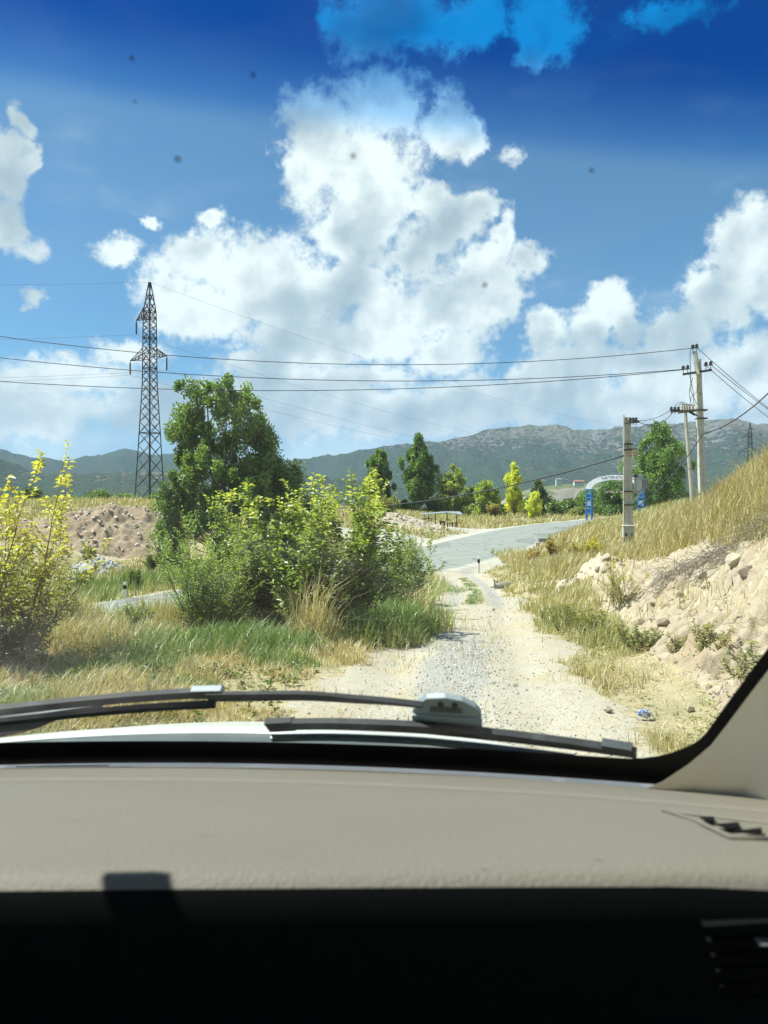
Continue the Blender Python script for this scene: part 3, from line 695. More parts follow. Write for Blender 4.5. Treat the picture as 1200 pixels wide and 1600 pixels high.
heap('rubble_pile', 'brown rubble heap topped with pale stones below the pylon', -20.8, 59.5, 7.6, 4.0, 1.9, M['brown_earth'], 298, .12, .46, ROCKS_P, 8, 3.4)
heap('stone_slab_pile', 'low grey stone outcrop below the rubble heap', -18.2, 49.0, 1.7, 2.0, .9, M['grey_stone'], 70, .12, .5, ROCKS_G, 13)
heap('spoil_bank', 'low pale spoil bank beside the road shelter', 1.6, 88, 4.4, 3.4, .9, M['pale_earth'], 160, .12, .55, ROCKS, 17)

# ------------------------------------------------------------------ leaves and trees
def leaves(name, C, axis, nrm, ln, wd, tint, parent, fold=.25, droop=.0, material='leaf'):
    """leaf-shaped blades: base, two sides, tip, folded along the midrib"""
    N = len(C); axis = axis / np.linalg.norm(axis, axis=1)[:, None]
    side = np.cross(axis, nrm); side /= np.maximum(np.linalg.norm(side, axis=1)[:, None], 1e-6); up = np.cross(side, axis)
    ln = np.broadcast_to(ln, (N,))[:, None]; wd = np.broadcast_to(wd, (N,))[:, None]
    mid = C + axis * ln * .45
    tip = C + axis * ln; tip[:, 2] -= (ln * droop)[:, 0]
    V = np.stack([C, mid + side * wd * .5 + up * wd * fold, tip, mid - side * wd * .5 + up * wd * fold], 1)
    Fc = np.array([[0, 1, 2], [0, 2, 3]])[None] + (np.arange(N) * 4)[:, None, None]
    return fmesh(name, V.reshape(-1, 3), Fc.reshape(-1, 3), M[material], parent, tint=np.repeat(tint, 4, 0))

def unit(v): return v / np.maximum(np.linalg.norm(v, axis=-1, keepdims=True), 1e-9)

PROFILE = {  # crown radius against height in the crown
    'poplar': ([0, .08, .25, .5, .75, .92, 1], [.35, .75, 1, .9, .62, .28, .04]),
    'column': ([0, .1, .35, .7, .9, 1], [.5, .85, 1, .85, .45, .08]),
    'round': ([0, .15, .4, .65, .85, 1], [.55, .9, 1, .93, .65, .12]),
    'broad': ([0, .12, .35, .6, .85, 1], [.75, .95, 1, .88, .55, .1])}
def tree(name, label, base, H, R, kind, nclump, nleaf, size, c1, c2, seed, clump=.16, bare=.14, bark='bark', group=None, cat='tree', lean=(0, 0), upright=.0, yel=None, trunks=1, lobes=None):
    rg = np.random.default_rng(seed); b = np.array(base, float); root = thing(name, b, label, cat, group)
    hp, rp = PROFILE[kind]; r0 = max(.03, H * .016)
    t = rg.random(nclump * 4); rr = np.interp(t, hp, rp); t = t[rg.random(len(t)) < rr ** .7][:nclump]; rr = np.interp(t, hp, rp)
    n = len(t); ang = rg.uniform(0, 2 * math.pi, n); rad = R * rr * np.sqrt(rg.uniform(.06, 1, n)) * rg.uniform(.55, 1.22, n)
    rad *= 1 + .22 * np.sin(3 * ang + t * 7 + seed) * rr
    zc = H * (bare + (1 - bare) * t)
    cx = b[0] + np.cos(ang) * rad + lean[0] * zc; cy = b[1] + np.sin(ang) * rad + lean[1] * zc
    C = np.stack([cx, cy, b[2] + zc], 1)
    cs = R * clump * rg.uniform(.6, 1.35, n) * (.55 + .45 * rr)
    if lobes is not None:
        lb = np.array(lobes, float); Yb = b[1]; q = rg.choice(len(lb), nclump, p=lb[:, 2] * lb[:, 3] / (lb[:, 2] * lb[:, 3]).sum()); u_ = unit(rg.normal(size=(nclump, 3))) * (rg.uniform(.35, 1.0, (nclump, 1)) ** .6)
        C = np.stack([(lb[q, 0] - 600) / F * Yb + u_[:, 0] * lb[q, 2] / F * Yb, Yb + u_[:, 1] * lb[q, 2] / F * Yb * 1.1, EYE - (lb[q, 1] - 800) / F * Yb + u_[:, 2] * lb[q, 3] / F * Yb], 1)
        n = nclump; cs = R * clump * rg.uniform(.5, 1.3, n); rad = np.hypot(C[:, 0] - b[0], C[:, 1] - b[1])
    k = rg.integers(0, n, nleaf); d = unit(rg.normal(size=(nleaf, 3))) * (rg.random((nleaf, 1)) ** .45)
    st = 1.0 + upright
    P = C[k] + d * cs[k][:, None] * np.array([1, 1, st])
    out = unit(P - np.array([b[0], b[1], b[2] + H * .45])); ax = unit(rg.normal(size=(nleaf, 3)) * .8 + out * .5 + np.array([0, 0, upright * .8 - .25]))
    nr = unit(rg.normal(size=(nleaf, 3)) + np.array([0, 0, .8]))
    f = np.clip(rg.normal(.45, .22, n)[k] + rg.normal(0, .16, nleaf), 0, 1)
    if yel is not None: f = np.clip(f + yel * (P[:, 2] - b[2]) / H, 0, 1)
    tint = np.array(c1)[None] * (1 - f[:, None]) + np.array(c2)[None] * f[:, None]
    tint *= rg.uniform(.8, 1.18, (nleaf, 1))
    wood = MB(); tops = []
    for q in range(trunks):
        o = np.array([rg.normal(0, R * .16), rg.normal(0, R * .16), 0]) if trunks > 1 else np.zeros(3)
        hh = H * (.93 if q == 0 else rg.uniform(.6, .85)); pts = []
        for i in range(9):
            s = i / 8; pts.append(b + o * (.25 + s * 1.6) + np.array([lean[0] * hh * s + math.sin(s * 4 + seed) * .02 * H * s, lean[1] * hh * s, hh * s - (.3 if i == 0 else 0)]))
        wood.tube(pts, [r0 * (1.25 if i == 0 else 1) * (1 - .9 * i / 8) for i in range(9)], 7); tops.append(np.array(pts))
    wood.build('trunk', M[bark], root, smooth=True)
    limb = MB()
    for i in rg.permutation(n)[:min(n, 60)]:
        tr = tops[int(rg.integers(len(tops)))]; s = np.clip((C[i, 2] - b[2]) / H - .16 - .25 * rad[i] / max(R, .1), .06, .9)
        j = s * 8; a = int(j); p0 = tr[a] * (1 - (j - a)) + tr[min(a + 1, 8)] * (j - a)
        if C[i, 2] < p0[2]: continue
        mid = (p0 + C[i]) / 2 + np.array([0, 0, -.06 * np.linalg.norm(C[i] - p0)])
        limb.tube([p0, mid, C[i]], [r0 * .30, r0 * .18, r0 * .06], 4)
    if limb.v: limb.build('limbs', M[bark], root)
    leaves('crown', P, ax, nr, size * rg.uniform(.7, 1.3, nleaf), size * .72 * rg.uniform(.7, 1.2, nleaf), tint, root)
    return root

G1, G2 = (0.040, 0.075, 0.020), (0.105, 0.155, 0.040)
Y1, Y2 = (0.10, 0.14, 0.025), (0.32, 0.33, 0.045)
def at_ground(px, Y): x = (px - 600) / F * Y; return (x, Y, gz(x, Y))
def tree_px(name, label, px, Y, top, wpx, kind, ncl, nl, size, c1, c2, seed, **kw):
    b = at_ground(px, Y); H = EYE + (800 - top) / F * Y - b[2]
    return tree(name, label, b, H, wpx / F * Y / 2, kind, ncl, nl, size, c1, c2, seed, **kw)

# the big poplar clump behind the shrubs
tree_px('poplar_tree', 'big dark green poplar rising behind the shrubs near the pylon', 348, 52, 588, 150, 'broad', 270, 58000, .205, (0.12, 0.21, 0.05), (0.27, 0.39, 0.105), 21, clump=.16, bare=.10, upright=.5, trunks=4,
        lobes=[(355,626,44,44),(352,668,68,54),(300,636,32,40),(290,672,26,30),(318,706,58,46),(384,712,50,56),(330,758,74,52),(404,768,54,50),(300,790,52,40),(365,815,80,40),(410,690,20,34),(275,830,36,30)])
tree_px('poplar_tree', 'low leafy poplar shoot left of the big poplar trunk', 268, 50, 735, 56, 'round', 46, 9000, .17, (0.09, 0.165, 0.04), (0.22, 0.32, 0.09), 22, clump=.34, bare=.05, upright=.3)
tree_px('poplar_tree', 'slim dark poplar shoot against the right flank of the big poplar', 440, 53, 708, 84, 'column', 80, 17000, .18, (0.075, 0.14, 0.038), (0.18, 0.27, 0.08), 23, clump=.34, bare=.05, upright=.7)
# roadside trees beyond the road
FAR = [('poplar_tree', 'shorter dark poplar left of the tall pointed one', 592, 140, 703, 50, 'poplar', 110, 9000, .42, (0.032, 0.070, 0.020), (0.095, 0.150, 0.042), dict(upright=1.0, clump=.22, bare=.08)),
       ('poplar_tree', 'tall pointed poplar with pale trunk behind the road shelter', 655, 140, 679, 54, 'poplar', 130, 11000, .42, (0.034, 0.072, 0.020), (0.105, 0.160, 0.045), dict(upright=1.0, clump=.20, bare=.14, bark='pale_bark')),
       ('roadside_tree', 'rounded yellow-green tree just right of the tall pointed poplar', 709, 138, 730, 42, 'round', 60, 5000, .42, (0.055, 0.095, 0.022), (0.17, 0.20, 0.04), dict(yel=.35, clump=.26, bare=.06)),
       ('roadside_tree', 'wide yellowing tree in the middle of the roadside row', 757, 136, 752, 50, 'broad', 60, 5200, .42, (0.055, 0.10, 0.022), (0.19, 0.22, 0.04), dict(yel=.4, clump=.26, bare=.04)),
       ('roadside_tree', 'dim green tree between the two yellowing trees', 733, 146, 757, 44, 'round', 40, 3000, .45, (0.045, 0.075, 0.022), (0.14, 0.16, 0.04), dict(clump=.28, bare=.04)),
       ('poplar_tree', 'slim bright yellow poplar at the end of the roadside row', 804, 134, 723, 31, 'column', 60, 4600, .40, (0.17, 0.20, 0.03), (0.36, 0.36, 0.05), dict(upright=.6, clump=.30, bare=.10)),
       ('roadside_tree', 'dark round tree behind the slim yellow poplar', 838, 142, 753, 48, 'broad', 50, 4600, .42, (0.028, 0.052, 0.020), (0.065, 0.090, 0.035), dict(clump=.28, bare=.04)),
       ('roadside_tree', 'small bright yellow tree in front of the dark round one', 835, 130, 770, 26, 'round', 30, 1900, .36, (0.17, 0.20, 0.03), (0.33, 0.34, 0.05), dict(clump=.34, bare=.06)),
       ('broad_tree', 'big broad green tree to the right behind the blue arch', 1029, 135, 663, 92, 'broad', 150, 15000, .45, (0.036, 0.078, 0.020), (0.105, 0.165, 0.042), dict(upright=.5, clump=.22, bare=.02, trunks=2)),
       ('broad_tree', 'dense dark tree filling the blue arch opening', 958, 142, 752, 66, 'broad', 70, 7000, .42, (0.030, 0.064, 0.018), (0.085, 0.135, 0.036), dict(clump=.30, bare=.0)),
       ('broad_tree', 'leafy green tree at the foot of the arch on its left side', 922, 150, 766, 50, 'broad', 60, 5200, .42, (0.040, 0.085, 0.020), (0.12, 0.18, 0.045), dict(clump=.30, bare=.0)),
       ('broad_tree', 'dark round tree on the plateau at the far left', 47, 120, 766, 36, 'round', 50, 4200, .34, (0.030, 0.055, 0.022), (0.075, 0.100, 0.042), dict(clump=.30, bare=.04)),
       ('plateau_bush', 'wide green bush on the plateau left of the pylon', 152, 125, 768, 40, 'broad', 34, 2600, .34, (0.035, 0.070, 0.020), (0.10, 0.14, 0.04), dict(clump=.36, bare=.0, cat='bush')),
       ('plateau_bush', 'low green bush row end touching the pylon base', 195, 128, 775, 44, 'broad', 34, 2300, .34, (0.040, 0.078, 0.022), (0.11, 0.15, 0.045), dict(clump=.36, bare=.0, cat='bush')),
       ('plateau_bush', 'small dark bush behind the pylon legs', 240, 126, 778, 30, 'broad', 26, 1500, .34, (0.035, 0.066, 0.022), (0.09, 0.13, 0.04), dict(clump=.36, bare=.0, cat='bush')),
       ('plateau_bush', 'olive bush right of the dark round tree', 96, 124, 783, 50, 'broad', 30, 1800, .34, (0.06, 0.085, 0.03), (0.14, 0.16, 0.06), dict(clump=.36, bare=.0, cat='bush'))]
for i, (nm, lb, px, Y, top, wpx, kd, ncl, nl, sz, c1, c2, kw) in enumerate(FAR):
    tree_px(nm, lb, px, Y, top, wpx, kd, ncl, int(nl * 1.95), sz * .90, np.array(c1) * 2.8, np.array(c2) * 2.6, 100 + i, **kw)
# hedge of bushes under the roadside trees
HEDGE = [(572,138,786,34,0,'left of the shorter poplar'),(612,137,780,36,1,'between the two poplars'),(633,141,784,34,0,'at the foot of the tall pointed poplar'),(678,143,778,40,0,'right of the tall poplar trunk'),(700,146,786,44,0,'behind the shelter roof'),
         (735,142,788,40,0,'under the wide yellowing tree'),(775,143,788,36,0,'right of the wide yellowing tree'),(815,147,786,40,0,'under the slim yellow poplar'),(866,138,786,30,0,'right of the dark round tree'),(888,150,782,36,0,'left of the blue arch'),
         (905,136,797,34,2,'on the verge before the arch'),(985,150,775,48,0,'behind the right arch leg'),(1058,120,782,40,0,'under the broad tree'),(1080,115,788,36,2,'beside the leaning pole')]
HC = [((0.032, 0.062, 0.018), (0.09, 0.13, 0.035)), ((0.06, 0.09, 0.02), (0.19, 0.21, 0.05)), ((0.07, 0.09, 0.03), (0.16, 0.17, 0.07))]
for i, (px, Y, top, wpx, c, where) in enumerate(HEDGE):
    tree_px('hedge_bush', ('green', 'yellowing', 'olive')[c] + ' hedge bush ' + where, px, Y, top, wpx, 'broad', 34, 3000, .40, np.array(HC[c][0]) * 2.8, np.array(HC[c][1]) * 2.6, 200 + i, clump=.36, bare=0., group='bushes along the far roadside', cat='bush')

# ------------------------------------------------------------------ near shrubs: stems, twigs, single leaves
def shrub(name, label, px, Y, H, spread, nstem, ntwig, nl, ln, wd, c_low, c_high, seed, droop=.35, yel=(.55, .95), lean=(0, 0), twl=.30, cat='shrub', bark='twig'):
    rg = np.random.default_rng(seed); b = np.array(at_ground(px, Y)); root = thing(name, b, label, cat)
    st = MB(); tw = MB(); C = []; A = []; Fh = []
    for s in range(nstem):
        a = rg.uniform(0, 2 * math.pi); tilt = spread * math.sqrt(rg.random()); d = np.array([math.cos(a) * tilt + lean[0], math.sin(a) * tilt + lean[1], 1.0]); d /= np.linalg.norm(d)
        hs = H * rg.uniform(.55, 1.02); p = b + np.array([rg.normal(0, .10), rg.normal(0, .10), -.05]); pts = [p]
        for i in range(8):
            d = unit(d + rg.normal(0, .10, 3) + np.array([0, 0, .06])); p = p + d * hs / 8; pts.append(p)
        st.tube(pts, [max(.003, H * .0062 * (1 - .92 * i / 8)) for i in range(9)], 5)
        P = np.array(pts)
        ntw = int(ntwig * 1.7)
        for k in range(ntw):
            u = .08 + .92 * (k + rg.random()) / ntw; j = min(u * 8, 7.99); i = int(j); q = P[i] * (1 - (j - i)) + P[i + 1] * (j - i)
            dirn = unit(P[min(i + 1, 8)] - P[i] + 1e-6); a2 = rg.uniform(0, 2 * math.pi)
            td = unit(dirn * .75 + np.array([math.cos(a2), math.sin(a2), .25]) * (.9 if u < .95 else .2))
            L = H * twl * rg.uniform(.5, 1.15) * (1.15 - .65 * u); tn = rg.normal(0, .13); tp = [q]; e = td.copy()
            for z in range(4):
                e = unit(e + np.array([0, 0, .10]) + rg.normal(0, .10, 3)); tp.append(tp[-1] + e * L / 4)
            tw.tube(tp[::2], [.0032, .0024, .0012], 3); T = np.array(tp)
            for z in range(nl + 3):
                v = .10 + .90 * (z + rg.random() * .7) / (nl + 3); jj = min(v * 4, 3.99); ii = int(jj); c = T[ii] * (1 - (jj - ii)) + T[ii + 1] * (jj - ii)
                dd = unit(T[ii + 1] - T[ii]); sd = unit(np.cross(dd, [0.02, .01, 1])); s_ = 1 if z % 2 else -1
                ax = unit(dd * .55 + sd * s_ * .85 + rg.normal(0, .28, 3) + np.array([0, 0, .05]))
                C.append(c); A.append(ax); Fh.append((c[2] - b[2]) / H + .12 * v + tn)
    C = np.array(C); A = np.array(A); Fh = np.array(Fh); n = len(C)
    f = np.clip(sstep(Fh, *yel) + rg.normal(0, .18, n), 0, 1)[:, None]
    t = (np.array(c_low)[None] * 1.5 * (1 - f) + np.array(c_high)[None] * 1.15 * f) * rg.uniform(.72, 1.22, (n, 1))
    st.build('stems', M[bark], root, smooth=True); tw.build('twigs', M[bark], root)['kind'] = 'stuff'
    nr = unit(rg.normal(0, .45, (n, 3)) + np.array([0, 0, 1.0]))
    leaves('foliage', C, A, nr, ln * rg.uniform(.65, 1.25, n), wd * rg.uniform(.7, 1.2, n), t, root, .18, droop)
    return root

YL, YH = (0.14, 0.155, 0.035), (0.50, 0.48, 0.09)
# far left, yellow
shrub('yellow_shrub', 'tall yellow-leaved shrub stem leaning right at the left edge', 30, 8.6, 2.38, .30, 7, 11, 9, .085, .034, (0.19, 0.19, 0.045), YH, 301, lean=(.30, 0), yel=(.35, .85), twl=.24)
shrub('yellow_shrub', 'yellow shrub cut off by the left edge of the view', -45, 8.2, 2.0, .50, 14, 11, 9, .085, .034, (0.19, 0.19, 0.045), YH, 302, yel=(.35, .9), twl=.26)
shrub('dark_shrub', 'low dark grey-green shrub at the foot of the yellow one', 22, 7.9, .85, .75, 16, 8, 8, .055, .024, (0.06, 0.075, 0.04), (0.13, 0.15, 0.07), 303, twl=.32)
# centre group
CL, CH = (0.135, 0.19, 0.05), (0.44, 0.48, 0.11)
shrub('walnut_shrub', 'yellow-tipped green shrub in the middle of the group, straw tuft before it', 478, 11.6, 2.35, .50, 18, 11, 9, .110, .050, CL, CH, 311, yel=(.66, 1.12), twl=.24)
shrub('walnut_shrub', 'right-hand yellow-tipped shrub, tallest of the group', 552, 12.4, 2.62, .40, 16, 11, 9, .110, .050, CL, CH, 312, yel=(.68, 1.12), twl=.22, lean=(.02, 0))
shrub('walnut_shrub', 'yellow-tipped green shrub below the big poplar', 388, 12.2, 2.4, .50, 17, 11, 9, .110, .050, CL, CH, 313, yel=(.68, 1.15), twl=.24)
shrub('feathery_shrub', 'bright feathery green shrub at the left end of the group', 318, 11.2, 1.75, .50, 26, 13, 12, .052, .016, (0.16, 0.26, 0.05), (0.33, 0.43, 0.10), 314, yel=(.4, 1.2), twl=.30, droop=.15)
shrub('feathery_shrub', 'feathery shrub with yellow tips between the poplar and green grass', 355, 10.9, 1.55, .46, 14, 12, 10, .055, .016, (0.12, 0.18, 0.04), (0.42, 0.44, 0.09), 315, yel=(.6, 1.1), twl=.30)
shrub('leafy_shrub', 'rounded green shrub at the track edge, end of the group', 632, 18.5, 1.95, .62, 20, 12, 9, .085, .036, (0.10, 0.15, 0.045), (0.24, 0.29, 0.09), 316, yel=(.5, 1.2), twl=.30)
shrub('leafy_shrub', 'lower green shrub just behind the straw patch', 590, 16.0, 1.75, .62, 18, 12, 9, .085, .034, (0.10, 0.145, 0.045), (0.26, 0.30, 0.09), 317, yel=(.5, 1.2), twl=.30)
shrub('leafy_shrub', 'green shrub with pale new shoots rising at the track bend', 640, 20.5, 2.15, .30, 10, 11, 8, .10, .042, (0.12, 0.18, 0.05), (0.27, 0.34, 0.09), 318, yel=(.5, 1.2), twl=.24)
shrub('leafy_shrub', 'dark green undergrowth shrub under the middle of the group', 440, 12.6, 1.6, .60, 16, 10, 9, .085, .036, (0.055, 0.085, 0.028), (0.15, 0.19, 0.06), 319, yel=(.5, 1.3), twl=.32)
shrub('leafy_shrub', 'dark leafy shrub filling the gap left of the straw tuft', 520, 11.2, 1.35, .60, 14, 10, 9, .085, .036, (0.06, 0.09, 0.03), (0.17, 0.21, 0.06), 320, yel=(.5, 1.3), twl=.32)
# weeds and bushes on the slopes
WEED = [(85,11.0,.75,'dark weedy bush beside the yellow shrub',(0.06,0.085,0.03),(0.16,0.19,0.07)),(225,10.2,.55,'green weed clump in the grass before the asphalt gap',(0.09,0.13,0.04),(0.22,0.27,0.09)),
        (965,13.6,1.0,'upright yellow-stalked weed at the foot of the bank',(0.22,0.22,0.04),(0.46,0.43,0.06)),(1000,9.6,.45,'grey-green weed tuft on the pale bank',(0.17,0.19,0.09),(0.36,0.36,0.16)),
        (900,12.4,.55,'olive weed clump on the right track verge',(0.13,0.15,0.05),(0.30,0.30,0.09)),(930,11.2,.5,'feathery olive weed below the big stone',(0.13,0.15,0.05),(0.34,0.33,0.10)),
        (1075,8.6,.40,'dry grey weed bush low on the bank',(0.20,0.19,0.11),(0.36,0.33,0.19)),(1120,7.9,.38,'pale dry weed near the lower edge of the windscreen',(0.22,0.21,0.12),(0.38,0.35,0.20)),
        (870,14.0,.5,'green weed on the verge near the pale earth heap',(0.12,0.15,0.05),(0.26,0.28,0.08)),(1185,7.0,.45,'grey-green weed by the windscreen pillar',(0.22,0.23,0.13),(0.38,0.38,0.21)),
        (925,33,1.1,'yellow flowering weed at the foot of the concrete pole',(0.28,0.26,0.05),(0.50,0.44,0.06)),(868,44,1.4,'russet bush on the bank before the road',(0.20,0.16,0.06),(0.36,0.29,0.11)),
        (835,42,1.2,'reddish dry bush nearest the road marker',(0.22,0.16,0.07),(0.38,0.29,0.13)),(905,40,1.3,'olive bush left of the concrete pole',(0.17,0.16,0.06),(0.33,0.29,0.11)),
        (143,52,1.4,'dark round bush growing on the rubble heap',(0.045,0.075,0.03),(0.11,0.15,0.06)),(235,49,1.3,'low green bush below the rubble heap',(0.05,0.085,0.025),(0.13,0.17,0.05)),
        (205,42,1.2,'green bank bush above the asphalt bend',(0.06,0.10,0.03),(0.15,0.20,0.06)),(120,40,1.3,'dull green bush under the grey stone outcrop',(0.07,0.10,0.04),(0.16,0.19,0.08)),
        (608,92,2.4,'straw-green bush above the spoil bank',(0.12,0.14,0.05),(0.28,0.27,0.10)),(770,128,2.6,'straw bush on the field beyond the road',(0.20,0.18,0.08),(0.38,0.33,0.15))]
for i, (px, Y, H, lb, c1, c2) in enumerate(WEED):
    k = max(1.0, Y / 14)
    shrub('weed_bush', lb, px, Y, H, .7, 12, 7, 7, .05 * k, .016 * k, c1, c2, 400 + i, twl=.34, yel=(.3, 1.1), cat='weed')

# ------------------------------------------------------------------ grass
def grass_field():
    rg = np.random.default_rng(77); N = 850000
    Y = np.exp(rg.uniform(math.log(5.0), math.log(165), N)); X = rg.uniform(-.66, .66, N) * (Y + 1.5)
    keep = X < 40; X, Y = X[keep], Y[keep]
    tr, gr, pale, green, sh = zones(X, Y); d, _ = road_dist(X, Y)
    side = X - track_x(Y); left = side < 0
    n1 = fbm(X / 1.1, Y / 1.1, 81, 4); n2 = fbm(X / 3.7, Y / 3.7, 83, 4); n3 = fbm(X / .35, Y / .35, 85, 3)
    dens = .06 + 1.05 * sstep(n1 * .5 + n3 * .5, .38, .60)
    dens = dens * (1 - .985 * sstep(tr, .25, .6)) * (1 - sstep(sh, .25, .6)) * (d > ROAD_HW + .5)
    dens = dens * (1 - .90 * sstep(pale, .1, .4))
    h = .10 + .16 * n2 + .10 * n3
    dry = .62 + .9 * (n2 - .5) + .5 * (n1 - .5)
    # left verge: short near the track, green patches
    lv = left & (Y < 14)
    h = np.where(lv, .03 + .07 * sstep(-side, .9, 3.0) + .16 * np.maximum(0, n3 - .35) + .10 * sstep(n1, .5, .7), h)
    dry = np.where(lv, 1.0 - .62 * green + 1.5 * (n3 - .5) + .8 * (n1 - .5), dry)
    sl = left & (Y >= 12) & (Y < 50); h = np.where(sl, .25 + .40 * n2 + .2 * n3, h); dry = np.where(sl, .62 - .55 * green + .9 * (n1 - .5), dry)
    # right bank: golden tall grass on top, thin tufts on the lower slope
    rb = (~left) & (Y < 60)
    crest = np.interp(Y, [4, 10, 13, 17, 20, 26, 36, 48], [4.8, 5.0, 5.3, 5.7, 5.9, 5.8, 6.3, 8.0])
    top = rb & (X > crest + .15) & (pale < .5); h = np.where(top, .28 + .42 * n2 + .16 * n3, h); dry = np.where(top, .92 + .35 * (n2 - .5), dry); dens = np.where(top, np.maximum(dens, .72), dens)
    lowr = rb & ~top; h = np.where(lowr, .08 + .26 * sstep(n1, .45, .65), h); dry = np.where(lowr, .70 + .6 * (n1 - .5), dry)
    dens = np.where(lowr & (Y < 9.5), np.maximum(dens * .8, .55 * (pale < .3) * (tr < .45)), dens)
    h = np.where(lowr & (Y < 9.5), .03 + h * .45, h); dry = np.where(lowr & (Y < 9.5), dry + .12, dry)
    dens = np.where(lowr & (Y >= 9.5) & (Y < 16) & (pale < .3), np.maximum(dens, .6 * (tr < .3)), dens)
    far = Y >= 55; h = np.where(far, .30 + .45 * n2, h); dry = np.where(far, .72 + .7 * (n2 - .5), dry)
    def boost(cx, cy, rx, ry, hh, dd, p):
        nonlocal h, dry, dens
        q = 1 - sstep(np.hypot((X - cx) / rx, (Y - cy) / ry) + (n3 - .5) * .5, .55, 1.1)
        h = h * (1 - q) + hh * (.65 + .7 * n3) * q; dry = dry * (1 - q) + dd * q; dens = np.maximum(dens, p * q)
    boost(-1.75, 9.6, 1.15, .9, .36, .0, 1.0); boost(-2.6, 8.2, .8, .5, .16, .1, 1.0); boost(-.35, 11.3, 1.0, 1.0, .50, .0, 1.0); boost(.45, 14.2, .8, 2.2, .42, .05, 1.0); boost(.85, 18.5, .6, 2.2, .28, .08, 1.0); boost(-2.9, 9.2, .7, .6, .30, .12, 1.0)
    boost(-1.0, 10.4, .38, .35, .85, 1.0, 1.0); boost(.35, 16.6, 1.0, 1.1, .55, .97, 1.0); boost(-3.7, 9.6, .9, .8, .40, .93, 1.0); boost(-2.3, 9.0, .5, .35, .26, .25, 1.0); boost(-3.1, 7.9, .45, .3, .18, .2, 1.0); boost(-1.2, 8.6, .5, .4, .20, .15, .9); boost(-4.4, 7.6, .6, .4, .2, .3, 1.); boost(-2.7, 12.0, .8, 1.3, .50, .85, 1.0); boost(-3.6, 6.5, .8, .35, .16, .10, 1.0); boost(-2.0, 7.3, .5, .3, .14, .3, .9)
    boost(-3.0, 11.6, 1.2, .8, .62, .75, 1.0); boost(-5.2, 11.4, 1.4, .9, .6, .8, 1.0); boost(-14.5, 43, 3.0, 3.0, .9, .10, 1.0); boost(-16.5, 38, 4, 3, .7, .35, .9); boost(2.5, 30, .8, 4, .14, .1, .9)
    boost(7.6, 12.0, 1.4, 2.0, .85, .98, 1.0); boost(3.2, 13.2, .45, 1.2, .40, .55, 1.0); boost(3.05, 10.8, .40, .9, .34, .6, 1.0)
    ontrk = (np.abs(side) < 1.0) & (Y > 14) & (Y < 52); h = np.where(ontrk, .05 + .05 * n3, h); dens = np.where((np.abs(side) < 1.6) & (Y > 36) & (Y < 54), dens * .25, dens)
    car = (np.abs(X + .38) < 1.05) & (Y < 4.6)
    ok = (rg.random(len(X)) < dens) & ~car
    X, Y, h, dry = X[ok], Y[ok], h[ok], dry[ok]; n = len(X)
    Z = land(X, Y) - .01
    h = h * rg.uniform(.55, 1.35, n) * (1 + .0022 * Y); w = np.maximum(.0026, .00050 * Y) * np.where(Y < 26, 1, 1.35) * rg.uniform(.6, 1.4, n)
    a = rg.uniform(0, 2 * math.pi, n); lean = rg.uniform(.1, 1.0, n) ** 1.3 * h
    wind = np.where((X > 4) & (Y < 60), .20, .05) * h
    tipx = np.cos(a) * lean + wind; tipy = np.sin(a) * lean
    px_, py_ = -np.sin(a) * w, np.cos(a) * w
    b0 = np.stack([X - px_, Y - py_, Z], 1); b1 = np.stack([X + px_, Y + py_, Z], 1)
    m0 = np.stack([X - px_ * .7 + tipx * .38, Y - py_ * .7 + tipy * .38, Z + h * .60], 1); m1 = np.stack([X + px_ * .7 + tipx * .38, Y + py_ * .7 + tipy * .38, Z + h * .60], 1)
    bent = np.where(rg.random(n) < .33, rg.uniform(.15, .6, n), 1.0); m0[:, 2] = Z + h * .60 * np.minimum(1, .35 + bent * .65); m1[:, 2] = m0[:, 2]
    tp = np.stack([X + tipx * (2 - bent), Y + tipy * (2 - bent), Z + h * (.95 - .18 * rg.random(n)) * bent], 1)
    f = np.clip(dry + rg.normal(0, .17, n), 0, 1)[:, None]
    g_a, g_b = np.array([.12, .22, .048]), np.array([.24, .355, .09]); s_a, s_b = np.array([.44, .36, .17]), np.array([.64, .54, .31])
    v = rg.random((n, 1)); colr = (g_a * (1 - v) + g_b * v) * (1 - f) + (s_a * (1 - v) + s_b * v) * f
    colr *= rg.uniform(.78, 1.15, (n, 1))
    V = np.stack([b0, b1, m0, m1, tp], 1)
    def out(name, sel, label):
        ns, fs = sel & (Y < 26), sel & (Y >= 26); k, q = int(ns.sum()), int(fs.sum())
        Fc = np.array([[0, 1, 3], [0, 3, 2], [2, 3, 4]])[None] + (np.arange(k) * 5)[:, None, None]
        Ff = np.array([[0, 1, 2]])[None] + (k * 5 + np.arange(q) * 3)[:, None, None]
        o = fmesh(name, np.r_[V[ns].reshape(-1, 3), V[fs][:, [0, 1, 4]].reshape(-1, 3)], np.r_[Fc.reshape(-1, 3), Ff.reshape(-1, 3)], M['grass'], tint=np.r_[np.repeat(colr[ns], 5, 0), np.repeat(colr[fs], 3, 0)])
        tag(o, label, 'grass', kind='stuff')
    dryer = f[:, 0] > .5
    out('dry_grass', dryer, 'dry straw-coloured grass over verge, bank and fields'); out('green_grass', ~dryer, 'green grass growing on the verge and around the shrubs')
    print('blades', n)
grass_field()

